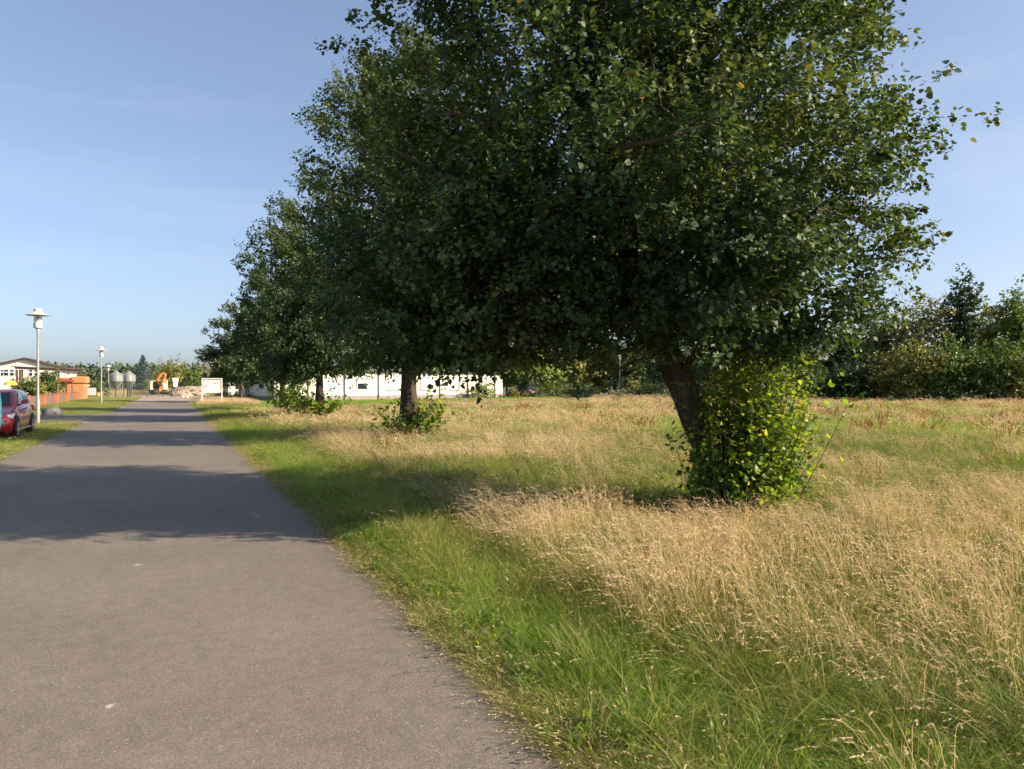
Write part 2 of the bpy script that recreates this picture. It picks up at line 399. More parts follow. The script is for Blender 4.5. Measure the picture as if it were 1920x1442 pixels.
for i, y in enumerate(ys): rv += [(left_edge(y), y, .004), (-1.0, y, .004), (ROAD_R + jit(y, 8, .07), y, .004)]
for i in range(len(ys) - 1): rf_ += [(3 * i, 3 * i + 1, 3 * i + 4, 3 * i + 3), (3 * i + 1, 3 * i + 2, 3 * i + 5, 3 * i + 4)]
tag(MB().add(rv, rf_).build('road', asphalt_mat('asphalt', 1, True)), kind='structure')

SOIL = mat('edge_soil', (.12, .075, .045), 1.0, (.05, .034, .022), 12, .8, bscale=60)
sv = []; sf = []
for y in ys: sv += [(ROAD_R - .05 + jit(y * 2.3, 31, .07), y, .007), (ROAD_R + .25, y, .007)]
for i in range(len(ys) - 1): sf.append((2 * i, 2 * i + 1, 2 * i + 3, 2 * i + 2))
tag(MB().add(sv, sf).build('road_edge_soil', SOIL), kind='structure')
def sheet(name, poly, z, m): return tag(MB().add([(x, y, z) for x, y in poly], [tuple(range(len(poly)))]).build(name, m), kind='structure')
GRAVEL = mat('gravel', (.36, .27, .20), .95, (.25, .19, .14), 3, .5, bscale=30)
sheet('gravel_forecourt', [(-5.2, 72.6), (-3.6, 72.9), (1.9, 72.9), (3.0, 79), (4.0, 84.5), (26, 91), (24, 96), (12, 96), (9, 104), (3, 135), (-14, 135), (-6.0, 104.6), (-7.5, 88), (-6, 80)], .008, GRAVEL)
sheet('side_road', [(3.2, 86.6), (7.0, 86.6), (9.0, 90), (9.0, 93.6), (2.0, 93.6)], .012, asphalt_mat('old_asphalt', .8))
sheet('garden_path', [(-30, 52.0), (-3.9, 52.4), (-3.5, 53.8), (-30, 53.6)], .006, GRAVEL)
LAWN = mat('lawn', (.10, .155, .03), .95, (.065, .10, .022), .8, .5, bscale=20)
sheet('lawn', [(2.6, 54), (4.4, 47), (27, 67), (36, 75), (50, 80), (50, 92), (37.5, 83.0), (9.2, 74.2), (5.5, 83), (3.4, 80)], .004, LAWN)
PAVE = mat('paving', (.30, .22, .19), .9, (.22, .17, .15), 3, .3)
sheet('paved_path', [(37.5, 84.5), (52, 87), (62, 90), (60, 93), (37, 88)], .008, PAVE)

# ------------------------------------------------------------------ grass
def grass_mat(name, base, tip, tr=.35, rough=.55, tvar=.35):
    m = bpy.data.materials.new(name); m.use_nodes = True; n, l = nt(m); b = n['Principled BSDF']
    b.inputs['Roughness'].default_value = rough; b.inputs['Specular IOR Level'].default_value = .25
    at = n.new('ShaderNodeAttribute'); at.attribute_name = 'var'
    oi = n.new('ShaderNodeObjectInfo'); g = n.new('ShaderNodeNewGeometry')
    nz = n.new('ShaderNodeTexNoise'); nz.inputs['Scale'].default_value = .45; nz.inputs['Detail'].default_value = 3; l.new(g.outputs['Position'], nz.inputs['Vector'])
    r = ramp(n, [(0, base[0]), (.5, base[1]), (1, base[2])])
    a1 = n.new('ShaderNodeMath'); a1.operation = 'MULTIPLY_ADD'; l.new(oi.outputs['Random'], a1.inputs[0]); a1.inputs[1].default_value = .35; l.new(at.outputs['Fac'], a1.inputs[2])
    a2 = n.new('ShaderNodeMath'); a2.operation = 'MULTIPLY_ADD'; l.new(nz.outputs['Fac'], a2.inputs[0]); a2.inputs[1].default_value = .9; l.new(a1.outputs[0], a2.inputs[2])
    a3 = n.new('ShaderNodeMath'); a3.operation = 'SUBTRACT'; l.new(a2.outputs[0], a3.inputs[0]); a3.inputs[1].default_value = .60; a3.use_clamp = True
    l.new(a3.outputs[0], r.inputs[0])
    t = n.new('ShaderNodeBsdfTranslucent'); mx = n.new('ShaderNodeMixShader'); mx.inputs[0].default_value = tr
    br = n.new('ShaderNodeMix'); br.data_type = 'RGBA'; br.blend_type = 'MULTIPLY'; br.inputs[0].default_value = 1; br.inputs[7].default_value = tip
    l.new(r.outputs[0], br.inputs[6])
    l.new(r.outputs[0], b.inputs['Base Color']); l.new(br.outputs[2], t.inputs['Color'])
    l.new(b.outputs[0], mx.inputs[1]); l.new(t.outputs[0], mx.inputs[2]); l.new(mx.outputs[0], n['Material Output'].inputs['Surface'])
    return m
G_GREEN = grass_mat('grass_green', [(.085, .165, .02), (.17, .28, .034), (.31, .37, .07)], (1.6, 1.7, .9, 1), .42)
G_LUSH = grass_mat('grass_lush', [(.045, .095, .015), (.10, .17, .025), (.20, .245, .05)], (1.6, 1.7, .9, 1), .42)
G_MIX = grass_mat('grass_mixed', [(.10, .145, .026), (.22, .24, .058), (.42, .35, .145)], (1.4, 1.4, .9, 1), .4)
G_DRY = grass_mat('grass_dry', [(.40, .31, .14), (.58, .455, .235), (.74, .60, .37)], (1.2, 1.15, .9, 1), .35)
G_HEAD = grass_mat('grass_heads', [(.44, .32, .18), (.62, .475, .29), (.76, .62, .44)], (1.2, 1.1, .9, 1), .38)
G_RUST = grass_mat('sorrel', [(.20, .07, .03), (.30, .115, .045), (.42, .19, .08)], (1.2, 1.1, .9, 1), .3)
G_WHITE = mat('umbel_white', (.75, .72, .62), .8)

def tuft(seed, n, h, rad, w, lean=.25, curl=.35, seg=3, head=None, heads=14, hs=.016, wind=(0, 0), mats=None, hfrac=.2, droop=.0):
    """one tuft: n blades (ribbons); head = share of blades carrying a seed head"""
    rng = np.random.default_rng(seed); V = []; Fc = []; var = []; mi = []
    for i in range(n):
        a = rng.uniform(0, 2 * math.pi); r = rad * math.sqrt(rng.random()); b = np.array([r * math.cos(a), r * math.sin(a), -.02])
        hh = rng.uniform(*h); az = a + rng.normal(0, .9); ln = abs(rng.normal(lean, lean * .5)); cu = abs(rng.normal(curl, curl * .4))
        dr = np.array([math.cos(az), math.sin(az), 0]); f = rng.uniform(0, math.pi); sd = np.array([math.cos(f), math.sin(f), 0])
        isd = head is not None and rng.random() < head
        ww = w * rng.uniform(.6, 1.3) * (.62 if isd else 1); vv = rng.uniform(.1, .9)
        o = len(V)
        wx = np.array([wind[0], wind[1], 0.0])
        def cp(t): return b + np.array([0, 0, 1.0]) * hh * (t - .35 * cu * t ** 2 - (droop * t ** 6 if isd else 0)) + (dr * (ln * t + cu * t ** 2.2 * .8) + wx * t ** 1.6 + (dr * .35 + wx * .8) * (droop * t ** 6 if isd else 0)) * hh
        for k in range(seg + 1):
            t = k / seg; wk = ww * (1 - t ** 2.2) if not isd else ww * (1 - .4 * t)
            c = cp(t)
            if k == seg and not isd: V.append(c); var.append(vv)
            else: V += [c - sd * wk / 2, c + sd * wk / 2]; var += [vv, vv]
        for k in range(seg):
            q = o + 2 * k
            if k == seg - 1 and not isd: Fc.append((q, q + 1, q + 2, q + 2)); mi.append(0)
            else: Fc.append((q, q + 1, q + 3, q + 2)); mi.append(0)
        if isd:
            for k in range(heads):
                t = 1 - hfrac * rng.random() ** 1.0; c = cp(t); t2 = cp(min(t + .02, 1.04)) - c; t2 = t2 / max(np.linalg.norm(t2), 1e-6)
                q = rng.normal(0, 1, 3); q[2] *= .5; q /= np.linalg.norm(q)
                dd = t2 * 1.0 + q * .34; s2 = np.cross(dd, rng.normal(0, 1, 3)); s2 /= np.linalg.norm(s2)
                L = hs * rng.uniform(.7, 1.5); o = len(V)
                V += [c, c + dd * L * .5 + s2 * L * .2, c + dd * L, c + dd * L * .5 - s2 * L * .2]; var += [rng.uniform(.1, .95)] * 4
                Fc.append((o, o + 1, o + 2, o + 3)); mi.append(1)
    me = bpy.data.meshes.new('tuft')
    me.from_pydata([tuple(p) for p in V], [], [f if f[2] != f[3] else f[:3] for f in Fc])
    at = me.attributes.new('var', 'FLOAT', 'POINT'); at.data.foreach_set('value', np.array(var, dtype=np.float32))
    for m in mats: me.materials.append(m)
    me.polygons.foreach_set('material_index', np.array(mi, dtype=np.int32))
    return me
def weed(seed, n, h, rad, L, m, stalk=None):
    """a leafy herb: stems with broad leaves"""
    rng = np.random.default_rng(seed); b = np.c_[rng.normal(0, rad, (n, 2)), np.zeros(n)]
    tip = b + np.c_[rng.normal(0, rad * 1.6, (n, 2)), rng.uniform(*h, n)]
    a = sprays(rng, b, tip - b, np.linalg.norm(tip - b, axis=1), 9, L, np.full(n, .45), .1, .3, .6)
    return leaf_mesh('weed', *a, m, True, .7)
def umbel(seed, h, R):
    rng = np.random.default_rng(seed); V = []; Fq = []
    for i in range(26):
        a = rng.uniform(0, 6.28); r = R * math.sqrt(rng.random()); z = h - r * .25
        o = len(V); s = .007
        V += [(r * math.cos(a) - s, r * math.sin(a) - s, z), (r * math.cos(a) + s, r * math.sin(a) - s, z + .003), (r * math.cos(a) + s, r * math.sin(a) + s, z), (r * math.cos(a) - s, r * math.sin(a) + s, z + .004)]; Fq.append((o, o + 1, o + 2, o + 3))
    o = len(V); V += [(-.002, 0, 0), (.002, 0, 0), (.002, 0, h), (-.002, 0, h)]; Fq.append((o, o + 1, o + 2, o + 3))
    me = np_mesh('umbel', V, Fq, G_WHITE); me.materials.append(G_MIX); me.polygons[len(Fq) - 1].material_index = 1
    return me

WIND = (-.22, .02)                            # stalks lean a little towards the road
PROTO = []
def proto(me): PROTO.append(me); return len(PROTO) - 1
T_VERGE = [proto(tuft(10 + k, 46, (.06, .19), .11, .0042, .35, .55, 3, mats=[G_GREEN])) for k in range(4)]
T_EDGE = [proto(tuft(20 + k, 40, (.05, .15), .10, .0036, .7, .8, 3, .12, 8, .010, mats=[G_MIX, G_HEAD])) for k in range(3)]
T_LUSH = [proto(tuft(30 + k, 44, (.22, .52), .15, .0055, .28, .55, 4, mats=[G_LUSH])) for k in range(4)]
T_MIX = [proto(tuft(40 + k, 40, (.20, .50), .15, .0045, .30, .5, 4, .10, 12, .014, WIND, [G_MIX, G_HEAD], droop=.1)) for k in range(4)]
T_DRY = [proto(tuft(50 + k, 22, (.42, .78), .14, .0042, .16, .12, 7, .7, 15, .013, WIND, [G_DRY, G_HEAD], .22, droop=.22)) for k in range(5)]
T_RUST = [proto(tuft(60 + k, 6, (.40, .78), .10, .006, .16, .1, 4, 1.0, 60, .016, WIND, [G_RUST, G_RUST], .42)) for k in range(3)]
# coarser ones for the distance
T_FMIX = [proto(tuft(70 + k, 60, (.20, .46), .42, .012, .25, .45, 3, .12, 8, .035, WIND, [G_MIX, G_HEAD])) for k in range(3)]
T_FGRN = [proto(tuft(75 + k, 60, (.20, .42), .42, .013, .25, .45, 3, mats=[G_GREEN])) for k in range(3)]
T_FDRY = [proto(tuft(80 + k, 34, (.40, .70), .42, .009, .15, .12, 4, .9, 13, .038, WIND, [G_DRY, G_HEAD], .26, droop=.15)) for k in range(3)]
T_FRST = [proto(tuft(85 + k, 12, (.40, .70), .36, .012, .12, .1, 3, 1.0, 30, .04, WIND, [G_RUST, G_RUST], .5)) for k in range(2)]
T_WEED = [proto(weed(90 + k, 7, (.12, .35), .10, .085, SHOOT)) for k in range(3)]
T_UMB = [proto(umbel(95 + k, .55 + .08 * k, .045)) for k in range(2)]
T_LAWN = [proto(tuft(100 + k, 60, (.05, .12), .45, .014, .5, .5, 2, mats=[G_GREEN])) for k in range(2)]
T_CLOV = [proto(weed(105 + k, 10, (.05, .13), .07, .032, SHOOT)) for k in range(2)]

pc = bpy.data.collections.new('grass_tufts')
for i, me in enumerate(PROTO):
    o = bpy.data.objects.new('grass_tuft_%03d' % i, me); pc.objects.link(o)

def gn_group():
    ng = bpy.data.node_groups.new('scatter_tufts', 'GeometryNodeTree')
    ng.interface.new_socket('Geometry', in_out='INPUT', socket_type='NodeSocketGeometry'); ng.interface.new_socket('Geometry', in_out='OUTPUT', socket_type='NodeSocketGeometry')
    n, l = ng.nodes, ng.links
    gi = n.new('NodeGroupInput'); go = n.new('NodeGroupOutput'); ip = n.new('GeometryNodeInstanceOnPoints')
    ci = n.new('GeometryNodeCollectionInfo'); ci.inputs['Collection'].default_value = pc; ci.inputs['Separate Children'].default_value = True; ci.inputs['Reset Children'].default_value = True
    def na(nm, ty):
        x = n.new('GeometryNodeInputNamedAttribute'); x.data_type = ty; x.inputs['Name'].default_value = nm; return x.outputs[0]
    er = n.new('FunctionNodeEulerToRotation')
    l.new(gi.outputs[0], ip.inputs['Points']); l.new(ci.outputs[0], ip.inputs['Instance']); ip.inputs['Pick Instance'].default_value = True
    l.new(na('idx', 'INT'), ip.inputs['Instance Index']); l.new(na('rot', 'FLOAT_VECTOR'), er.inputs[0]); l.new(er.outputs[0], ip.inputs['Rotation'])
    l.new(na('scl', 'FLOAT_VECTOR'), ip.inputs['Scale']); l.new(ip.outputs[0], go.inputs[0])
    return ng
NG = gn_group()
def scatter(name, label, cat, recs):
    """recs: list of (x, y, proto index array, scale xy, scale z, full spin?)"""
    X = np.concatenate([r[0] for r in recs]); Y = np.concatenate([r[1] for r in recs]); I = np.concatenate([r[2] for r in recs])
    SX = np.concatenate([r[3] for r in recs]); SZ = np.concatenate([r[4] for r in recs]); W = np.concatenate([np.full(len(r[0]), r[5]) for r in recs])
    n = len(X); rng = np.random.default_rng(n)
    me = bpy.data.meshes.new(name); me.vertices.add(n); me.vertices.foreach_set('co', np.c_[X, Y, np.zeros(n)].astype(np.float32).ravel())
    me.attributes.new('idx', 'INT', 'POINT').data.foreach_set('value', I.astype(np.int32))
    rot = np.c_[rng.normal(0, .06, n), rng.normal(0, .06, n), rng.uniform(-math.pi, math.pi, n) * W]
    me.attributes.new('rot', 'FLOAT_VECTOR', 'POINT').data.foreach_set('vector', rot.astype(np.float32).ravel())
    me.attributes.new('scl', 'FLOAT_VECTOR', 'POINT').data.foreach_set('vector', np.c_[SX, SX, SZ].astype(np.float32).ravel())
    o = link(name, me); tag(o, label, cat, kind='stuff')
    md = o.modifiers.new('scatter', 'NODES'); md.node_group = NG
    return o
grng = np.random.default_rng(7)
def pick(ids, n): return np.array(ids)[grng.integers(0, len(ids), n)]
def nfield(x, y, s, seed): return np.array([noise.noise(Vector((a * s, b * s, seed))) for a, b in zip(x, y)])
def verge_w(y): return 2.40 + np.clip(y, 0, 10) * .085 + .0 * y     # x where the tall grass begins
TREE_X = 6.1

# roadside verge: short green grass
rec = []
def strip(y0, y1, dens):
    n = int((y1 - y0) * 2.2 * dens); y = grng.uniform(y0, y1, n); x = ROAD_R + .03 + grng.random(n) * 2.2
    k = x < verge_w(y) + .35 + nfield(x, y, .8, 3) * .3
    return x[k], y[k]
for y0, y1, dn, sc in [(.3, 9, 210, 1.0), (9, 20, 90, 1.25), (20, 40, 34, 1.7), (40, 73, 12, 2.4)]:
    x, y = strip(y0, y1, dn); n = len(x)
    e = np.clip((x - ROAD_R) / .5, 0, 1)
    nf = nfield(x, y, 1.1, 11)
    hz = (.55 + .6 * e) * (1 + .45 * nf) * grng.uniform(.75, 1.25, n)
    edge = grng.random(n) < (.85 - .75 * e)
    idx = np.where(edge, pick(T_EDGE, n), np.where(grng.random(n) < .10 + .25 * (nf > .25), pick(T_MIX, n), pick(T_VERGE, n)))
    hz = np.where(np.isin(idx, T_MIX), hz * .6, hz)
    rec.append((x, y, idx, sc * grng.uniform(.8, 1.2, n), hz * (1 + .1 * (sc - 1)), 1.0))
    k = grng.random(n) < .05
    rec.append((x[k], y[k], pick(T_CLOV, k.sum()), grng.uniform(.5, .9, k.sum()), grng.uniform(.7, 1.2, k.sum()), 1.0))
# tufts hanging over the asphalt edge
n = 1600; y = .5 + 40 * grng.random(n) ** 1.8; x = ROAD_R + grng.normal(-.01, .03, n) + np.array([jit(v * 2.3, 31, .06) for v in y])
rec.append((x, y, pick(T_EDGE, n), grng.uniform(.6, 1.1, n), grng.uniform(.4, .9, n), 1.0))
scatter('verge_grass', 'short green grass strip along the right edge of the asphalt', 'grass', rec)

# left verge, mown
rec = []
def inside_left(x, y):
    le = np.array([left_edge(v) for v in y]); return (x < le - .03) & ~((y > 52.0) & (y < 53.8) & (x < -3.4))
n = 12000; y = 12 + 93 * grng.random(n) ** 1.35; x = ROAD_L - 16 * grng.random(n) ** 1.7
k = inside_left(x, y); x, y = x[k], y[k]; n = len(x)
idx = np.where(grng.random(n) < .62 - .35 * (nfield(x, y, .3, 9) > 0), pick(T_LAWN, n), pick(T_EDGE, n))
sc = np.where(np.isin(idx, T_LAWN), .9, 2.6)
rec.append((x, y, idx, sc * grng.uniform(.8, 1.2, n), grng.uniform(.7, 1.4, n), 1.0))
scatter('left_verge_grass', 'mown yellowish grass left of the road around the lamp posts', 'grass', rec)

# meadow of tall grass
def meadow_pts(d0, d1, dens, half=.74):
    ang0, ang1 = -half, half
    A = .5 * (ang1 - ang0) * (d1 ** 2 - d0 ** 2); n = int(A * dens)
    a = grng.uniform(ang0, ang1, n); d = np.sqrt(grng.uniform(d0 ** 2, d1 ** 2, n))
    r = d * np.sin(a); f = d * np.cos(a)
    x = r * CA + f * SA; y = -r * SA + f * CA
    k = (x > verge_w(y) + nfield(x, y, .8, 3) * .3) & (y > -14)
    k &= ~((y > 46 + (x - 4.6) * .9 + nfield(x, y, .4, 8)) & (x < 36)) & ~((y > 66 + (x - 34) * .5) & (x >= 36))
    return x[k], y[k]
def dryness(x, y):
    r, f = cam_rf(x, y); px = 960 + F * r / np.maximum(f, .5)
    nf = nfield(x, y, .32, 21) * .9 + nfield(x, y, 1.0, 5) * .45
    base = np.select([f < 3.7, f < 8.6, f < 16, f < 40, f < 52], [.08, .44, .26, .18, .12], .42)
    base = base + np.where((px < 1150) & (f > 9), .22, 0) - np.where((px > 1250) & (f > 11) & (f < 50), .12, 0) + np.where((px < 1350) & (f > 4.6) & (f < 9), .16, 0)
    base = base - np.where((px > 1400) & (f < 9), .10, 0) - np.where((px > 1150) & (f < 4.4), .06, 0)
    sd = (np.abs(x - TREE_X) < 3) & (f < 14) & (f > 8.4) & (px < 1350)
    return np.clip(base + nf * .55 - .25 * sd, .03, .97), px, f
rec = []
for d0, d1, dn, sc in [(1.6, 5, 95, 1.0), (5, 9, 70, 1.05), (9, 15, 42, 1.2), (15, 24, 22, 1.45)]:
    x, y = meadow_pts(d0, d1, dn); n = len(x); dry, px, f = dryness(x, y)
    edge = np.clip((x - verge_w(y)) / .8, 0, 1)
    u = grng.random(n)
    lush = grng.random(n) < np.clip(.55 - dry * .5, .1, .8)
    idx = np.where(u < .03 + .62 * dry, pick(T_DRY, n), np.where(lush, pick(T_LUSH, n), pick(T_MIX, n)))
    # everywhere some green underneath
    hz = .78 * grng.uniform(.65, 1.15, n) * (.9 + .1 * edge) * (1 + .18 * nfield(x, y, .5, 2) + .42 * nfield(x, y, 1.3, 12))
    hz = np.where(f < 4.5, hz * (.62 + .07 * f), hz * np.where((f < 9) & np.isin(idx, T_DRY), 1.22, 1)) * np.where((f > 7.4) & (f < 9.3) & (px > 1180) & (px < 1620), .62, 1)
    rec.append((x, y, idx, sc * grng.uniform(.8, 1.2, n), hz, .22))
    k = grng.random(n) < .40
    xx, yy = x[k] + grng.normal(0, .1, k.sum()), y[k] + grng.normal(0, .1, k.sum())
    rec.append((xx, yy, np.where(grng.random(k.sum()) < .5, pick(T_LUSH, k.sum()), pick(T_MIX, k.sum())), sc * grng.uniform(.8, 1.2, k.sum()), grng.uniform(.5, .85, k.sum()) * np.where(f[k] < 4.5, .7, 1), 1.0))
    k = (grng.random(n) < .003 + .010 * (nfield(x, y, .6, 33) > .25)) & (f > 8.5)
    rec.append((x[k], y[k], pick(T_RUST, k.sum()), np.ones(k.sum()), grng.uniform(.7, 1.1, k.sum()), 1.0))
    k = (grng.random(n) < .03 * (nfield(x, y, .45, 44) > .28) + .004) & (f > 9)
    rec.append((x[k], y[k], pick(T_WEED, k.sum()), grng.uniform(.5, .9, k.sum()), grng.uniform(.5, .9, k.sum()), 1.0))
    k = (grng.random(n) < .035) & (f > 9) & (px < 1080)
    rec.append((x[k], y[k], pick(T_UMB, k.sum()), np.ones(k.sum()), grng.uniform(.75, 1.15, k.sum()), 1.0))
scatter('meadow_grass', 'tall half dry meadow grass with straw seed heads right of the road', 'grass', rec)
rec = []
for d0, d1, dn, sc in [(24, 40, 5.5, 1.0), (40, 66, 3.2, 1.25), (66, 82, 1.6, 1.5)]:
    x, y = meadow_pts(d0, d1, dn); n = len(x); dry, px, f = dryness(x, y); u = grng.random(n)
    idx = np.where(u < .01 + .26 * dry, pick(T_FDRY, n), np.where(grng.random(n) < .45, pick(T_FGRN, n), pick(T_FMIX, n)))
    rec.append((x, y, idx, sc * grng.uniform(.8, 1.2, n), grng.uniform(.75, 1.15, n) * (1 + .4 * nfield(x, y, .7, 15)) * np.where(px < 1120, np.clip(1.2 - f * .012, .45, 1), 1), .3))
    k = grng.random(n) < .7; m_ = k.sum()
    rec.append((x[k] + grng.normal(0, .3, m_), y[k] + grng.normal(0, .3, m_), np.where(grng.random(m_) < .55, pick(T_FGRN, m_), pick(T_FMIX, m_)), sc * grng.uniform(.8, 1.2, m_), grng.uniform(.5, .85, m_) * np.where(px[k] < 1120, np.clip(1.2 - f[k] * .012, .45, 1), 1), 1.0))
    k = (grng.random(n) < np.where(px > 1150, .035, .01)); rec.append((x[k], y[k], pick(T_FRST, k.sum()), np.ones(k.sum()), grng.uniform(.8, 1.1, k.sum()), 1.0))
x, y = meadow_pts(12, 75, .55); n = len(x); dry, px, f = dryness(x, y); cl = nfield(x, y, .25, 61) > .0
x, y, f = x[cl], y[cl], f[cl]; n = len(x)
rec.append((x, y, np.where(grng.random(n) < .4, pick(T_FDRY, n), pick(T_FMIX, n)), np.where(f < 25, .45, .8) * grng.uniform(.7, 1.2, n), grng.uniform(.9, 1.4, n) * np.clip(1.2 - f * .011, .5, 1), 1.0))
scatter('far_meadow_grass', 'distant green and straw meadow grass reaching to the hedge trees', 'grass', rec)
# lawn before the long building, rough grass behind the gate
n = 9000; x = grng.uniform(2.2, 52, n); y = grng.uniform(46, 90, n)
k = (y > 46 + (x - 4.6) * .9) & (y < 74 + (x - 9) * .31) & ~((x < 9) & (y > 84)); x, y = x[k], y[k]; n = len(x)
rec = [(x, y, pick(T_LAWN, n), grng.uniform(.9, 1.5, n), grng.uniform(.9, 1.8, n), 1.0)]
n = 900; x = grng.uniform(2.2, 6.0, n); y = grng.uniform(58, 75, n)
rec.append((x, y, np.where(grng.random(n) < .6, pick(T_FDRY, n), pick(T_FMIX, n)), grng.uniform(.7, 1.0, n), grng.uniform(.5, .9, n), 1.0))
n = 2500; x = grng.uniform(-45, 20, n); y = grng.uniform(106, 190, n); k = ~((x > -12) & (x < 4) & (y < 128)); x, y = x[k], y[k]; n = len(x)
rec.append((x, y, np.where(grng.random(n) < .5, pick(T_FMIX, n), pick(T_FDRY, n)), grng.uniform(1.4, 2.2, n), grng.uniform(.7, 1.3, n), 1.0))
scatter('lawn_grass', 'low green lawn grass in front of the long white building', 'grass', rec)

# ================================================================== TREES
def rfz(px, py, d): x, y = P(px, d); return (x, y, Zat(py, d))
# main tree: stem leaning to the left, then upright
stem1 = [(*P(1368, 9.0), 0.0), rfz(1340, 866, 9.0), rfz(1298, 764, 9.05), rfz(1254, 668, 9.1), rfz(1196, 560, 9.15), rfz(1140, 400, 9.3), rfz(1112, 250, 9.4), rfz(1118, 40, 9.5), rfz(1130, -180, 9.6), rfz(1150, -420, 9.6)]
def cenv(r, f, z, rx, ry, zu, zd, share, lump=.2, powr=2.6): return ((*RF(r, f), z), rx, ry, zu, zd, share, lump, powr)
linden('big lime tree nearest the camera with leaning trunk and leafy shoots at its foot', stem1, .24,
       [cenv(1.80, 9.5, 4.4, 2.85, 2.9, 5.4, 2.3, .80, .12, 2.9), cenv(-.40, 9.2, 3.3, 1.55, 1.8, 2.0, 1.45, .13, .15, 2.6), cenv(2.3, 8.7, 2.5, 1.5, 1.2, .8, .6, .07, .2, 2.6), cenv(.4, 8.9, 2.7, 1.5, 1.3, .7, .7, .06, .2, 2.6), cenv(-.2, 9.1, 2.0, .55, .5, .5, .42, .022, .2, 2.2), cenv(-.95, 9.3, 2.1, .5, .5, .5, .38, .016, .2, 2.2), cenv(.6, 9.9, 7.0, 2.6, 2.4, 2.6, 1.5, .04, .2, 2.2)],
       7300, 38, .054, 11, limbs=18, tone=.47, twigs=420, zmin=1.85,
       shoots=[(.26 * CA, -.26 * SA - .1, .62, 2.15, 150, 46, .058, .50), (-.30 * CA - .05, .30 * SA - .25, .38, 1.4, 34, 42, .055, .45), (.55 * CA, -.55 * SA, .55, 1.45, 80, 40, .056, .58), (.2, -.1, .45, 2.2, 50, 44, .058, .15), (.15, .0, .7, .9, 60, 34, .058, .12)])  # light put into shoot leaf tones: sun side paler, left and inner ones darker
def straight(px, Y, h, lean=0.0, X=None):
    x, y = XY(px, Y)
    return [(x, y, 0), (x + lean * .3, y, h * .2), (x + lean * .7, y + .1, h * .45), (x + lean, y, h * .7), (x + lean, y + .1, h * .95)]
s2 = straight(768, 20.2, 11.4, -.1); c2 = Vector(s2[2])
linden('second lime tree along the road, with dark leafy shoots around its base', s2, .27,
       [((c2.x + .15, c2.y, 5.6), 2.65, 2.9, 5.8, 4.0, .92, .15, 2.7), ((c2.x - .1, c2.y, 9.8), 1.1, 1.1, 1.8, 1.5, .08, .25, 2)],
       5200, 30, .074, 22, limbs=12, heart=False, tone=.48, twigs=200, zmin=2.05, lscale=1.15,
       shoots=[(.45, -.2, .8, 1.35, 40, 26, .10, .4), (-.5, -.2, .6, 1.0, 26, 24, .10, .25)])
s3 = straight(599, 33.9, 11.0); c3 = Vector(s3[2])
linden('third lime tree along the road, slim dark trunk before the white building', s3, .20,
       [((c3.x + .05, c3.y, 5.2), 2.7, 2.85, 6.1, 3.8, 1, .17, 2.6)], 3500, 26, .098, 33, limbs=9, heart=False, tone=.45, twigs=90, zmin=1.95, lscale=1.3,
       shoots=[(.5, -.1, .7, 1.3, 30, 18, .13, .45), (-.9, 0, .8, 1.6, 40, 20, .14, .5)])
s4 = straight(530, 46.2, 11.2); c4 = Vector(s4[2])
linden('fourth lime tree along the road, its base hidden by bright bushy shoots', s4, .2,
       [((c4.x - .2, c4.y, 5.0), 2.75, 2.9, 6.5, 4.0, 1, .2, 2.5)], 2700, 24, .122, 44, limbs=7, heart=False, tone=.45, twigs=60, zmin=1.5, lscale=1.5,
       shoots=[(.3, -.2, 1.0, 2.0, 50, 18, .17, .5)])
s5 = straight(452, 72.5, 8.0); c5 = Vector(s5[2])
linden('farthest and smallest lime tree in the row, beside the white sign', s5, .17,
       [((c5.x - .2, c5.y, 4.2), 2.7, 2.75, 4.2, 3.2, 1, .22, 2.5)], 1600, 22, .16, 55, limbs=6, heart=False, tone=.5, twigs=40, zmin=1.4, lscale=1.6)

# ------------------------------------------------------------------ other trees and shrubs
def far_leaf(name, dark, mid, light, tmid):
    dark, mid, light = [tuple(x * 2.1 for x in c) for c in (dark, mid, light)]
    return leaf_mat(name, [(0, dark), (.5, mid), (1, light)], [(0, tuple(x * .6 for x in tmid)), (1, tmid)], .28, .5, .35)
LM = {
 'dark': far_leaf('leaf_dark', (.014, .027, .011), (.030, .050, .018), (.068, .09, .03), (.09, .15, .025)),
 'mid': far_leaf('leaf_mid', (.028, .050, .014), (.062, .092, .024), (.13, .15, .042), (.17, .23, .035)),
 'olive': far_leaf('leaf_olive', (.055, .065, .017), (.135, .135, .034), (.25, .215, .06), (.30, .30, .045)),
 'light': far_leaf('leaf_light', (.05, .08, .018), (.12, .155, .03), (.22, .24, .06), (.28, .36, .05)),
 'yellow': far_leaf('leaf_yellow', (.10, .09, .02), (.22, .19, .035), (.36, .29, .06), (.36, .34, .04)),
 'brown': far_leaf('leaf_brown', (.08, .06, .03), (.17, .125, .06), (.28, .21, .12), (.2, .16, .06)),
 'spruce': far_leaf('leaf_spruce', (.025, .045, .038), (.055, .085, .075), (.11, .15, .135), (.05, .08, .06)),
 'pine': far_leaf('leaf_pine', (.02, .035, .018), (.04, .06, .028), (.07, .09, .04), (.05, .08, .03)),
}
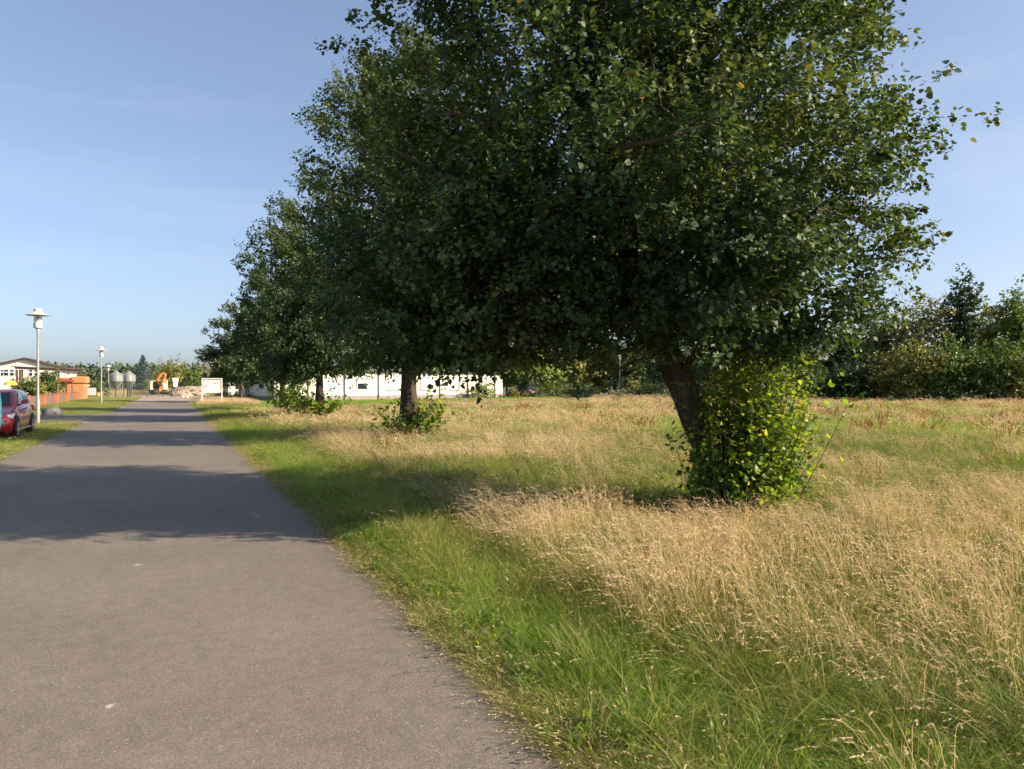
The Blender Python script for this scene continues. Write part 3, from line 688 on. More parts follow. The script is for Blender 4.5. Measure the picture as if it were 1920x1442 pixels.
def broadleaf(name, label, cat, px, d, top, wpx, kind, seed, n=260, m=18, leaf=.22, base=.0, group=None, trunk=True, sparse=1.0, tr=.13, bark=None, lean=0, nl=5, spread=.55, zpow=2.4):
    """tree or shrub of several leafy lobes; base = height where leaves begin"""
    rng = np.random.default_rng(seed); x, y = P(px, d); H = Zat(top, d); W = wpx / F * d / 2
    t = thing(name, label, cat, (x, y, 0), 0, group)
    if trunk:
        tm = MB(); th = max(H * .8, .5)
        tm.tube([(0, 0, -.05), (lean * .3, 0, th * .3), (lean * .7, .1, th * .6), (lean, 0, th)], [tr * 1.2, tr, tr * .7, tr * .2], 8)
        tm.build('trunk', bark or BARK, t, True)
        lm = MB()
        for k in range(7):
            a = rng.uniform(0, 6.28); z0 = th * rng.uniform(.35, .75); r = W * rng.uniform(.5, .95)
            lm.tube(qcurve((lean * z0 / th, 0, z0), (r * math.cos(a) + lean, r * math.sin(a), z0 + rng.uniform(.15, .35) * H), .05, 4), [tr * .4, tr * .3, tr * .2, tr * .12, tr * .05], 5, False)
        tag(lm.build('branches', bark or TWIG, t, True), kind='stuff')
    P_, O_ = [], []
    for k in range(nl):
        a = 6.28 * k / nl + rng.uniform(-.5, .5); hz = (k + .5) / nl; hz = hz if nl > 1 else .5
        rr = W * spread * rng.uniform(.3, 1) * (1 - .35 * hz)
        lw = W * rng.uniform(.45, .72) * (1.12 - .35 * hz); lh = (H - base) * rng.uniform(.22, .34)
        cz = base + (H - base) * (.18 + .64 * hz)
        lh = min(lh, H - cz) if hz > .8 else lh
        p, o = envelope(rng, np.array([rr * math.cos(a) + lean * hz, rr * math.sin(a), cz]), lw, lw, max(lh, .2), min(lh * 1.2, cz - base * .7), max(int(n / nl), 6), .32, 2.6, .5, zpow)
        P_.append(p); O_.append(o)
    p = np.concatenate(P_); o = np.concatenate(O_); p[:, 2] = np.maximum(p[:, 2], base * .8 + .05)
    o = o.copy(); o[:, 2] = o[:, 2] * .4 + .3
    tn = .45 + np.array([noise.noise(Vector(q * .5 + seed)) for q in p]) * .35
    a = sprays(rng, p, unit(o + rng.normal(0, .35, o.shape)), rng.uniform(.6, 1.3, len(p)) * min(1.0, W * .5) * sparse, m, leaf, tn, .3, .38)
    tag(link('crown', leaf_mesh('crown', *a, LM[kind], False), t), kind='stuff')
    return t
HG = 'trees of the hedge behind the meadow'
hedge = [
 ('round dark hedge tree just right of the big lime trunk shoots', 1495, 71, 632, 110, 'dark', 5),
 ('dark bushy hedge tree under the right edge of the big lime crown', 1575, 72, 612, 120, 'dark', 5),
 ('thin olive hedge tree left of the yellowish one', 1640, 70, 585, 95, 'olive', 6),
 ('broad yellowish olive hedge tree with rounded top', 1722, 68, 556, 150, 'olive', 7),
 ('half bare brownish tree poking above the yellowish hedge tree', 1712, 76, 522, 120, 'brown', 6),
 ('slender ivy dark tree, tallest point of the hedge', 1800, 66, 512, 74, 'dark', 7),
 ('olive hedge tree just right of the slender dark one', 1852, 70, 566, 120, 'olive', 6),
 ('pale olive hedge tree with loose top at the right picture edge', 1912, 67, 528, 110, 'light', 7),
 ('olive hedge tree cut off by the right picture edge', 1975, 66, 560, 140, 'olive', 6),
]
for i, (lb, px, d, top, w, kd, nl) in enumerate(hedge):
    lo = kd == 'brown'
    broadleaf('hedge_tree', lb, 'tree', px, d, top, w, kd, 200 + i, n=430 if not lo else 150, m=22 if not lo else 9, leaf=.25 if not lo else .17, base=.05, group=HG, nl=nl, sparse=1.0)
shrubs = [
 ('low dark shrub at the hedge foot below the round dark tree', 1500, 67, 690, 150, 'mid'),
 ('dark shrub at the hedge foot below the dark bushy tree', 1590, 66, 668, 150, 'dark'),
 ('dark green shrub below the yellowish hedge tree', 1690, 64.5, 648, 150, 'olive'),
 ('deep green shrub below the slender ivy dark tree', 1775, 63.5, 640, 140, 'mid'),
 ('rounded dark shrub below the olive tree near the right edge', 1862, 63, 640, 140, 'mid'),
 ('olive shrub at the foot of the hedge by the right edge', 1925, 62, 660, 120, 'olive'),
]
for i, (lb, px, d, top, w, kd) in enumerate(shrubs):
    broadleaf('hedge_shrub', lb, 'shrub', px, d, top, w, kd, 240 + i, n=280, m=18, leaf=.22, group='shrubs along the foot of the hedge', nl=5, tr=.06)
for i, (px, d, top, w, kd) in enumerate([(2060, 65, 560, 150, 'mid'), (2150, 64, 545, 150, 'olive'), (2250, 63, 560, 160, 'dark')]):
    broadleaf('hedge_tree', ('left', 'middle', 'right')[i] + ' of the three hedge trees beyond the right picture edge', 'tree', px, d, top, w, kd, 260 + i, n=220, m=18, leaf=.26, base=.3, group=HG, nl=5)
BG = 'trees behind the meadow under the lime crown'
mids = [
 ('leafy light green tree with pale leaning trunk beside the dark car', 1000, 95, 640, 110, 'light', 2.2, BARK_PALE),
 ('sunlit olive tree behind the thin lamp pole', 1075, 102, 632, 130, 'olive', .8, None),
 ('dark tree behind the white building end', 950, 112, 655, 120, 'dark', .6, None),
 ('dark tree left of the lantern pole', 1130, 104, 640, 110, 'dark', .6, None),
 ('mid green tree behind the lantern pole', 1195, 103, 636, 110, 'mid', .6, None),
 ('dark tree left of the big lime trunk', 1262, 92, 640, 130, 'dark', .4, None),
 ('dark tree seen through the big lime shoots', 1345, 84, 646, 140, 'mid', .4, None),
 ('dark tree right behind the big lime shoots', 1425, 76, 640, 120, 'dark', .4, None),
]
for i, (lb, px, d, top, w, kd, bs, bk) in enumerate(mids):
    broadleaf('background_tree', lb, 'tree', px, d, top, w, kd, 300 + i, n=420, m=20, leaf=.30, base=bs, group=BG, nl=5, bark=bk, lean=-.5 if bk else 0, tr=.2 if bk else .14)
lows = [
 ('round bright green shrub before the white wall end', 904, 87.5, 719, 52, 'light', 190, .14),
 ('olive bush hiding the rear of the dark car', 966, 91.5, 729, 22, 'olive', 70, .12),
 ('small shrub beside the olive bush by the paved path', 986, 91.5, 736, 14, 'olive', 40, .1),
 ('small shrub below the pale leaning trunk', 1002, 91.5, 734, 14, 'mid', 40, .1),
 ('long low dark shrub left of the lantern pole', 1095, 96, 727, 90, 'dark', 160, .2),
 ('low dark shrub right of the lantern pole', 1215, 90, 722, 90, 'dark', 160, .2),
 ('low dark shrub behind the big lime shoots', 1300, 82, 716, 110, 'dark', 170, .2),
 ('low dark shrub at the meadow end right of the shoots', 1410, 74, 706, 120, 'dark', 180, .2),
 ('wide low mid green shrub in front of the red slide', 1040, 99, 722, 90, 'mid', 170, .2),
 ('grey green shrub around the foot of the lantern pole', 1160, 90, 735, 40, 'mid', 60, .14),
]
for i, (lb, px, d, top, w, kd, n, lf) in enumerate(lows):
    broadleaf('shrub', lb, 'shrub', px, d, top, w, kd, 330 + i, n=n, m=14, leaf=lf, trunk=False, group='low shrubs behind the meadow', nl=4)
broadleaf('sapling', 'slender young tree standing right of the lantern pole', 'tree', 1186, 84, 694, 26, 'olive', 350, n=60, m=12, leaf=.13, base=.5, nl=4, tr=.03)
for i, (px, lb) in enumerate([(428, 'leftmost yellowish sapling in the row by the lawn edge'), (446, 'second yellowish sapling in the row by the lawn edge'), (466, 'yellow sapling standing in front of the brown shed'), (478, 'thin sapling beside the white pole'), (500, 'rightmost yellow sapling, in front of the white meter box')]):
    broadleaf('sapling', lb, 'tree', px, 75 + (i % 2) * 1.5, 735 - (4 if i == 2 else 0), 17, 'yellow', 360 + i, n=46, m=10, leaf=.11, base=.15, nl=3, tr=.02, group='yellowish saplings along the lawn edge')
# far left side
yard = [
 ('wide autumn olive tree behind the orange digger', 325, 135, 672, 66, 'olive', 1.0, 200, .26),
 ('green rounded bush between notice board and rubble', 362, 128, 688, 44, 'mid', .2, 150, .24),
 ('brownish thin tree left of the farthest lime', 398, 130, 660, 44, 'brown', 1.0, 90, .2),
 ('yellow brown bush behind the white sign board', 420, 122, 700, 40, 'yellow', .2, 120, .2),
 ('olive tree left behind the digger arm', 298, 140, 690, 34, 'olive', .5, 100, .22),
 ('bright green bush at the foot of the blue spruce', 279, 126, 713, 18, 'light', .1, 70, .18),
]
for i, (lb, px, d, top, w, kd, bs, n, lf) in enumerate(yard):
    broadleaf('yard_tree', lb, 'tree' if top < 700 else 'shrub', px, d, top, w, kd, 380 + i, n=n, m=15, leaf=lf, base=bs, nl=5, group='trees and bushes behind the gate', tr=.1)
gard = [
 ('dark garden tree right of the first lamp post', 92, 77, 694, 40, 'mid', .5, 220, .18),
 ('round garden bush left of the first lamp post', 58, 76, 711, 48, 'mid', .2, 240, .17),
 ('dark hedge bush in front of the orange building', 122, 82, 715, 46, 'dark', .2, 200, .17),
 ('low olive bush below the pergola', 35, 82, 708, 30, 'olive', .1, 80, .15),
 ('dark bush behind the white cage tank', 186, 108, 714, 26, 'mid', .1, 80, .2),
 ('sunny olive bush behind the lamp post', 78, 74, 716, 24, 'olive', .1, 70, .14),
]
for i, (lb, px, d, top, w, kd, bs, n, lf) in enumerate(gard):
    broadleaf('garden_bush', lb, 'shrub', px, d, top, w, kd, 400 + i, n=n, m=14, leaf=lf, base=bs, nl=4, group='garden bushes behind the brick wall', tr=.06)
# blue spruce
def spruce(px, d, top, label):
    rng = np.random.default_rng(420); x, y = P(px, d); H = Zat(top, d); t = thing('spruce_tree', label, 'tree', (x, y, 0))
    MB().tube([(0, 0, -.05), (0, 0, H * .5), (0, 0, H * .98)], [.16, .1, .02], 8).build('trunk', BARK, t, True)
    n = 1500; h = 1 - rng.random(n) ** .62; R = (1 - h) ** .9 * H * .29 + .06; a = rng.uniform(0, 6.28, n)
    lay = np.round(h * 15) / 15 * .65 + h * .35
    base = np.c_[np.cos(a) * R * .25, np.sin(a) * R * .25, .25 + lay * (H - .3)]
    ax = np.c_[np.cos(a), np.sin(a), np.full(n, -.12) + .5 * h]
    s = sprays(rng, base, ax, R * rng.uniform(.7, 1.1, n), 16, .24, rng.uniform(.25, .75, n), .15, .22, .5)
    tag(link('crown', leaf_mesh('crown', *s, LM['spruce'], False, .35), t), kind='stuff')
spruce(268, 150, 666, 'blue grey spruce standing right of the two silos')
# far pine wood: one mass on the horizon
def wood():
    rng = np.random.default_rng(500); V = []; Q = []; tk = MB(); pos = []; di = []; nr = []; sz = []; vr = []
    for i in range(1700):
        a = rng.uniform(-43, 36); d = rng.uniform(420, 560); b = math.radians(a) + YAW
        x, y = d * math.sin(b), d * math.cos(b); H = rng.uniform(10.5, 15.5) * d / 520
        tk.tube([(x, y, 0), (x, y, H * .8)], [.2, .08], 4, False)
        m = 30; z = H * (.12 + .88 * rng.random(m)); w = 2.6 * np.clip((H - z) / (H * .5), .15, 1)
        pos.append(np.c_[x + rng.normal(0, .5, m) * w, y + rng.normal(0, .5, m) * w, z - .5]); di.append(rng.normal(0, 1, (m, 3)) + [0, 0, .5]); nr.append(rng.normal(0, 1, (m, 3)))
        sz.append(rng.uniform(1.1, 2.4, m)); vr.append(np.clip(rng.normal(.5, .2, m) + rng.normal(0, .12), 0, 1))
    o = link('pine_wood', leaf_mesh('pine_wood', np.concatenate(pos), np.concatenate(di), np.concatenate(nr), np.concatenate(sz), np.concatenate(vr), LM['pine'], False))
    tag(o, 'far dark pine wood along the horizon', 'wood', kind='stuff')
    tag(tk.build('pine_trunks', BARK, o), kind='stuff')
wood()

# ================================================================== BUILDINGS
WHITE_W = mat('white_render', (.80, .74, .62), .85, (.74, .68, .57), 1.5, .15)
PLINTH = mat('plinth', (.30, .25, .25), .9, (.24, .20, .20), 2)
PVC = mat('white_frame', (.82, .82, .80), .45)
SHUT = mat('shutter', (.76, .75, .73), .55, (.70, .70, .68), 20)
ROOF = mat('roof_brown', (.10, .07, .06), .7, (.07, .05, .045), 4, .2)
ROOFG = mat('roof_grey', (.12, .11, .11), .7)
PIPE = mat('downpipe', (.22, .20, .20), .5, metal=.3)
GLASS = mat('dark_glass', (.02, .028, .035), .08)
# long low white building
ca_, sa_ = .95, .312
rotB = math.atan2(.312, .95)
lb = thing('long_building', 'long single storey white building with grey plinth behind the lime trees', 'building', (9.1, 75.0, 0), rotB)
LW, DW, HW = 29.6, 7.2, 3.0
MB().box(0, LW, 0, DW, .45, HW).build('wall', WHITE_W, lb)
MB().box(-.03, LW + .03, -.03, DW + .03, -.1, .45).build('plinth', PLINTH, lb)
rf = MB().slab([(-.4, -.45, HW), (LW + .4, -.45, HW), (LW + .4, DW / 2, HW + .7), (-.4, DW / 2, HW + .7)], .12)
rf.slab([(LW + .4, DW + .45, HW), (-.4, DW + .45, HW), (-.4, DW / 2, HW + .7), (LW + .4, DW / 2, HW + .7)], .12)
rf.build('roof', ROOFG, lb)
for xx in (.0, LW - .01): MB().slab([(xx, 0, HW), (xx, DW, HW), (xx, DW / 2, HW + .65)], .01).build('gable', WHITE_W, lb)
for t_ in (3.5, 7.6, 11.7, 15.8, 19.9, 24.0, 28.3):
    MB().tube([(t_, -.09, .45), (t_, -.09, HW)], .06, 8).build('downpipe', PIPE, lb)
    MB().tube([(t_, -.11, 0), (t_, -.11, .5)], .085, 8).build('pipe_foot', PIPE, lb)
for t_ in (1.4, 5.6, 9.7, 13.6, 17.9, 22.2, 26.4):
    w_ = link('window', MB().box(t_ - .58, t_ + .58, -.012, .06, 1.06, 2.7).mesh('window', PVC), lb)
    fr = MB()
    for (a, b, c, d) in ((-.66, -.58, 1.0, 2.78), (.58, .66, 1.0, 2.78), (-.58, .58, 2.7, 2.78)): fr.box(t_ + a, t_ + b, -.10, .02, c, d)
    fr.build('frame', PVC, w_)
    MB().box(t_ - .74, t_ + .74, -.16, 0, .98, 1.055).build('sill', PVC, w_)
    full = t_ not in (9.7,)
    ns = 14 if full else 8
    for k in range(ns): MB().box(t_ - .52, t_ + .52, -.035, -.012, 2.68 - (k + 1) * .113, 2.68 - k * .113 - .008).build('slat', SHUT, w_)
    if not full: MB().box(t_ - .52, t_ + .52, -.022, -.012, 1.1, 1.72).build('pane', GLASS, w_)
MB().box(-.04, 0, .35, 1.35, .45, 2.5).build('door', mat('cream_door', (.68, .60, .44), .6), lb)
bx = thing('meter_box', 'small white cabinet on legs against the shaded building end', 'cabinet', (*P(499, 78.5), 0), rotB)
MB().box(-.3, .3, -.15, .15, .55, 1.25).build('body', PVC, bx, bevel=.02); MB().box(-.24, -.16, -.06, .06, 0, .55).build('leg', PIPE, bx); MB().box(.16, .24, -.06, .06, 0, .55).build('leg', PIPE, bx)
pole = thing('white_pole', 'plain white pole by the shaded building end', 'pole', (*P(484, 77.5), 0)); MB().tube([(0, 0, 0), (0, 0, 2.3)], .06, 8).build('shaft', PVC, pole); MB().box(-.12, .12, -.12, .12, -.02, .08).build('foot', PIPE, pole)
sh = thing('brown_shed', 'small ochre brown shed beside the blue bin', 'shed', (*P(461, 88), 0), 0)
MB().box(-.7, .7, 0, 1.4, 0, 1.6).build('wall', mat('ochre', (.34, .22, .06), .8), sh); MB().slab([(-.85, -.2, 1.6), (.85, -.2, 1.6), (.85, 1.6, 1.8), (-.85, 1.6, 1.8)], .07).build('roof', ROOF, sh)
bn = thing('blue_bin', 'upright blue waste bin left of the brown shed', 'bin', (*P(453, 83), 0), -.2)
MB().loft([[(-.24, -.26, .08), (.24, -.26, .08), (.24, .26, .08), (-.24, .26, .08)], [(-.3, -.36, 1.0), (.3, -.36, 1.0), (.3, .36, 1.0), (-.3, .36, 1.0)]]).build('body', mat('blue_plastic', (.02, .10, .30), .45), bn, bevel=.02)
MB().box(-.32, .32, -.38, .38, 1.002, 1.07).build('lid', mat('blue_lid', (.015, .07, .22), .45), bn, bevel=.02)
for s in (-.26, .26): MB().lathe([(.1, -.03), (.1, .03)], 10, M=Matrix.Translation((s, .28, .1)) @ Matrix.Rotation(math.pi / 2, 4, 'Y')).build('wheel', mat('rubber', (.02, .02, .02), .8), bn)
hut = thing('container_hut', 'pale site hut with window right of the white sign', 'hut', (*P(441, 100), 0), 0)
MB().box(-.9, .9, 0, 4, .15, 2.5).build('wall', mat('hut_wall', (.55, .50, .44), .7), hut); MB().box(-.98, .98, -.08, 4.08, 2.5, 2.62).build('roof', ROOFG, hut)
MB().box(.05, .7, -.03, 0, 1.0, 2.1).build('window', GLASS, hut); MB().box(-.7, -.15, -.03, 0, .2, 2.1).build('door', PVC, hut)

# white gabled house, far left
hs_ = thing('gabled_house', 'low white gabled house with brown roof at the left edge', 'house', (*XY(47, 104), 0), 0)
MB().box(-4.6, 4.6, 0, 7, 0, 3.5).build('wall', WHITE_W, hs_)
MB().add([(-4.6, 0, 3.5), (4.6, 0, 3.5), (0, 0, 4.75), (-4.6, .2, 3.5), (4.6, .2, 3.5), (0, .2, 4.75)], [(0, 1, 2), (5, 4, 3), (0, 3, 4, 1), (1, 4, 5, 2), (2, 5, 3, 0)]).build('gable', WHITE_W, hs_)
rf = MB().slab([(-5.2, -.5, 3.37), (0, -.5, 4.79), (0, 7.4, 4.79), (-5.2, 7.4, 3.37)][::-1], .10); rf.slab([(0, -.5, 4.79), (5.2, -.5, 3.37), (5.2, 7.4, 3.37), (0, 7.4, 4.79)][::-1], .10); rf.build('roof', ROOF, hs_)
for px0, px1 in ((2, 6), (8, 15.5), (19, 26), (29, 33), (55, 61), (65, 69)):
    x0 = XY(px0, 104)[0] - XY(47, 104)[0]; x1 = XY(px1, 104)[0] - XY(47, 104)[0]
    w_ = MB().box(x0 - .07, x1 + .07, -.05, 0, 2.58, 3.36).build('window', PVC, hs_)
    MB().box(x0, x1, -.065, -.05, 2.64, 3.0).build('pane', GLASS, w_); MB().box(x0, x1, -.065, -.05, 3.1, 3.32).build('pane', GLASS, w_)
pg = thing('pergola', 'long brown flat roofed pergola in front of the gabled house', 'pergola', (*XY(47, 97), 0), 0)
x0 = XY(25, 97)[0] - XY(47, 97)[0]; x1 = XY(157, 97)[0] - XY(47, 97)[0]
MB().slab([(x0, -1.2, 3.50), (x1, -1.2, 3.22), (x1, 2.6, 3.22), (x0, 2.6, 3.50)], .10).build('roof', ROOF, pg)
MB().slab([(x0 + .3, -1.1, 3.27), (x1 - .05, -1.1, 2.99), (x1 - .05, -1.0, 2.99), (x0 + .3, -1.0, 3.27)], .22).build('beam', ROOF, pg)
PW = mat('pergola_post', (.09, .05, .04), .7)
for px_ in (34.5, 40, 44.5, 112, 150): xx = XY(px_, 97)[0] - XY(47, 97)[0]; MB().box(xx - .09, xx + .09, -.95, -.77, 0, 3.2).build('post', PW, pg)
ORANGE = mat('orange_render', (.50, .22, .085), .85, (.42, .18, .07), 1.5, .2)
ob = thing('orange_building', 'small flat orange annex behind the brick pillars', 'building', (*XY(136, 93), 0), 0)
hw = (XY(165, 93)[0] - XY(108, 93)[0]) / 2
MB().box(-hw, hw - .35, 0, 4, 0, 2.35).build('wall', ORANGE, ob, bevel=.05); MB().box(-hw * .1, hw - .1, -.15, 3.5, 1.72, 2.48).build('parapet', ORANGE, ob, bevel=.12)
MB().box(hw - .35, hw + .15, .2, .5, 1.35, 1.6).build('beam', mat('pale_orange', (.75, .42, .2), .8), ob)
MB().slab([(-hw - .1, -.9, 1.85), (hw * .1, -.9, 1.85), (hw * .1, 0, 2.1), (-hw - .1, 0, 2.1)], .08).build('canopy', mat('red_awning', (.25, .05, .03), .8), ob)
# brick pillars with wooden panels
BRICK = mat('brick_orange', (.48, .14, .065), .9, (.45, .11, .05), 6, .3)
PANEL = mat('fence_wood', (.20, .14, .11), .9, (.13, .09, .075), 5, .3)
CAP = mat('pillar_cap', (.40, .14, .07), .9)
gw = thing('garden_wall', 'low garden wall of orange brick pillars and brown wooden panels', 'wall', (-9, 67, 0), 0)
for k in range(-1, 5):
    y0 = k * 7.2
    b = MB().box(-.27, .27, y0 - .27, y0 + .27, -.1, .80).build('pillar', BRICK, gw, bevel=.02)
    MB().box(-.31, .31, y0 - .31, y0 + .31, .80, .86).build('cap', CAP, b)
    if k < 4:
        pn = MB().box(-.05, .05, y0 + .32, y0 + 6.88, .02, .12).build('base_rail', PANEL, gw)
        for j in range(22): MB().box(-.025, .025, y0 + .34 + j * .3, y0 + .62 + j * .3, .12, .74 + .015 * ((j * 7) % 3)).build('board', PANEL, gw)
for (px_, Y_, h_, m_) in ((124, 82, 1.75, PW), (156, 96.5, 1.85, mat('dark_post', (.05, .05, .05), .6)), (109, 77, 1.6, PANEL), (135, 87, 1.5, PANEL)):
    pp = thing('fence_post', {124: 'brown fence post above the second brick panel', 156: 'dark thick post at the far end of the brick wall', 109: 'thin brown stake behind the brick wall', 135: 'short stake behind the brick wall'}[px_], 'post', (*XY(px_, Y_), 0))
    MB().box(-.07, .07, -.07, .07, 0, h_).build('shaft', m_, pp); MB().box(-.085, .085, -.085, .085, h_, h_ + .05).build('cap', m_, pp)
um = thing('parasol', 'yellow garden parasol in front of the gabled house', 'parasol', (*P(20, 74), 0))
MB().lathe([(.62, 1.55), (.55, 1.72), (.38, 1.88), (.16, 1.97), (.02, 2.0)], 16).build('canopy', mat('yellow_cloth', (.80, .52, .05), .8), um, True)
MB().tube([(0, 0, 0), (0, 0, 1.98)], .025, 8).build('pole', PVC, um); MB().lathe([(.25, 0), (.22, .08), (.05, .1)], 12).build('foot', PIPE, um)

# ================================================================== STREET FURNITURE
LAMP_M = mat('lamp_white', (.60, .58, .54), .4, (.50, .48, .45), 8)
LAMP_P = mat('lamp_pole', (.30, .295, .28), .5, (.24, .235, .225), 4)
LGL = mat('lamp_glass', (.85, .86, .84), .12, trans=.6)
def mushroom_lamp(label, loc, H=4.75):
    t = thing('street_lamp', label, 'street lamp', loc, 0, 'hat shaped street lamps left of the road')
    MB().lathe([(.075, -.05), (.075, 1.0), (.05, 1.06), (.042, H - .95)], 14).build('pole', LAMP_P, t, True)
    MB().lathe([(.05, H - .96), (.07, H - .90), (.06, H - .86), (.16, H - .82), (.165, H - .62), (.14, H - .60)], 18).build('socket', LAMP_M, t, True)
    MB().lathe([(.125, H - .60), (.125, H - .30)], 16).build('glass_cylinder', LGL, t, True)
    MB().lathe([(.05, H - .6), (.05, H - .4), (.02, H - .34)], 10).build('bulb', LAMP_M, t, True)
    MB().lathe([(.43, H - .315), (.44, H - .30), (.30, H - .235), (.17, H - .17), (.14, H - .12)], 24).build('hat', LAMP_M, t, True)
    MB().lathe([(.155, H - .12), (.15, H - .06), (.10, H - .015), (.02, H)], 18).build('dome', LAMP_M, t, True)
    for k in range(4):
        a = k * math.pi / 2 + .4; MB().tube([(.135 * math.cos(a), .135 * math.sin(a), H - .61), (.135 * math.cos(a), .135 * math.sin(a), H - .3)], .008, 5).build('rod', LAMP_M, t)
    return t
l1 = mushroom_lamp('nearest hat shaped street lamp, beside the red car', (*P(71, 30.7), 0))
for lb_, px_, d_ in (('second hat shaped street lamp, beyond the boulder', 190, 62), ('farthest hat shaped street lamp, left of the silos', 203, 93)):
    c = copy_tree(l1); c.location = (*P(px_, d_), 0); c['label'] = lb_
    if d_ > 90: c.scale = (.9, .9, .86)
def lantern(label, px, d, top):
    H = Zat(top, d); t = thing('path_lamp', label, 'street lamp', (*P(px, d), 0), 0, 'slim lamps behind the meadow')
    MB().tube([(0, 0, 0), (0, 0, H - .55)], [.06, .045], 10).build('pole', LAMP_P, t, True)
    MB().lathe([(.10, H - .56), (.18, H - .1)], 14).build('lantern_glass', LGL, t, True); MB().lathe([(.27, H - .1), (.25, H - .04), (.05, H)], 16).build('lamp_cap', LAMP_M, t, True)
lantern('slim lamp with lantern head between meadow and dark trees', 1162, 92, 666)
lantern('thin farther lamp pole before the olive tree', 1062, 112, 686)
# sign board
SIGN_W = mat('sign_white', (.82, .81, .78), .5, (.78, .77, .74)); SIGN_P = mat('sign_post', (.78, .75, .68), .5)
sg = thing('sign_board', 'white framed sign board with red arrow on two posts', 'sign', (*P(397.5, 57), 0), -.12)
MB().box(-.74, -.665, -.04, .04, -.05, 2.08).build('post', SIGN_P, sg); MB().box(.665, .74, -.04, .04, -.05, 2.08).build('post', SIGN_P, sg)
MB().box(-.665, .665, -.04, .04, 2.0, 2.08).build('top_rail', SIGN_P, sg)
bd = MB().box(-.60, .60, -.02, .02, .98, 1.94).build('panel', SIGN_W, sg)
INK = mat('sign_ink', (.09, .09, .09), .7); RED = mat('sign_red', (.45, .03, .06), .6)
def word(name, x, z, wd, h, m, seed):
    """a line of small print that cannot be read in the photograph: letter-sized strokes"""
    rr = random.Random(seed); b = MB(); cx = x
    while cx < x + wd:
        w = rr.uniform(.5, .8) * h
        if rr.random() < .12: cx += w; continue
        hh = h * rr.choice((.7, .7, 1.0)); b.box(cx, cx + .22 * h, -.0235, -.021, z, z + hh)
        if rr.random() < .7: b.box(cx + .22 * h, cx + w * .8, -.0235, -.021, z + (.5 * h if rr.random() < .5 else 0), z + (.5 * h if rr.random() < .5 else 0) + .2 * h)
        cx += w + .15 * h
    b.build(name, m, bd)
word('lettering', -.42, 1.78, .55, .07, INK, 1); word('lettering', .20, 1.76, .25, .10, INK, 2)
MB().box(-.35, .18, -.0235, -.021, 1.655, 1.672).build('arrow_shaft', INK, bd)
MB().slab([(.10, -.021, 1.645), (.26, -.021, 1.63), (.42, -.021, 1.664), (.26, -.021, 1.70), (.10, -.021, 1.685)], .003).build('arrow_head', RED, bd)
MB().box(-.48, -.38, -.0235, -.021, 1.36, 1.60).build('emblem', mat('emblem_red', (.50, .22, .26), .6), bd)
MB().box(-.31, -.285, -.0235, -.021, 1.48, 1.58).build('initial', INK, bd); word('lettering', -.285, 1.48, .42, .065, INK, 3); word('lettering', -.31, 1.37, .76, .06, RED, 4); word('lettering', -.48, 1.27, .94, .04, INK, 5); word('lettering', -.05, 1.12, .55, .035, INK, 6)
# notice at the gate
nb = thing('gate_notice', 'pair of small white notices on a post by the gate', 'sign', (*P(329, 92), 0), 0)
MB().tube([(0, 0, 0), (0, 0, 2.4)], .04, 8).build('post', PIPE, nb); MB().box(-.33, .33, -.07, -.045, 1.98, 2.42).build('upper_panel', SIGN_W, nb); MB().box(-.22, .23, -.07, -.045, 1.32, 1.92).build('lower_panel', SIGN_W, nb)
MB().box(-.24, -.06, -.074, -.071, 2.2, 2.3).build('mark', INK, nb)
MB().box(-.25, .2, -.05, .2, 0, .45).build('socket_box', PIPE, nb)
# gate fence
GRN = mat('fence_green', (.045, .075, .06), .55)
for (lb_, xs, Yf) in (('dark green mesh fence left of the gate', (190, 203, 217, 232), 105.2), ('wide dark green gate across the gravel drive', (246, 276, 304, 322), 105.4)):
    X = [XY(p_, Yf)[0] for p_ in xs]; t = thing('gate' if 'drive' in lb_ else 'fence', lb_, 'gate' if 'drive' in lb_ else 'fence', (X[0], Yf, 0))
    for x_ in X: MB().box(x_ - X[0] - .045, x_ - X[0] + .045, -.045, .045, 0, 1.75).build('post', GRN, t)
    for z_ in (.18, 1.65): MB().box(.046, X[-1] - X[0] - .046, -.02, .02, z_, z_ + .05).build('rail', GRN, t)
    k = 0; xx = .2
    wires = MB()
    while xx < X[-1] - X[0] - .05: wires.box(xx - .004, xx + .004, -.004, .004, .23, 1.65); xx += .1
    tag(wires.build('mesh_wires', GRN, t), kind='stuff')
for px_ in (239, 243):
    t = thing('gate_post', 'thick gate post left of the pair' if px_ == 239 else 'thick gate post right of the pair', 'post', (*XY(px_, 105.3), 0)); MB().box(-.09, .09, -.09, .09, 0, 1.85).build('shaft', GRN, t); MB().box(-.1, .1, -.1, .1, 1.85, 1.9).build('cap', GRN, t)
kb = thing('kerb', 'pale kerb edging the yard right of the gate', 'kerb', (3.4, 94.0, 0))
for k in range(9): MB().box(k * 1.0 + .005, k * 1.0 + .99, -.07, .07, -.05, .14).build('kerb_stone', mat('concrete', (.48, .45, .42), .9, (.40, .38, .35), 5), kb)

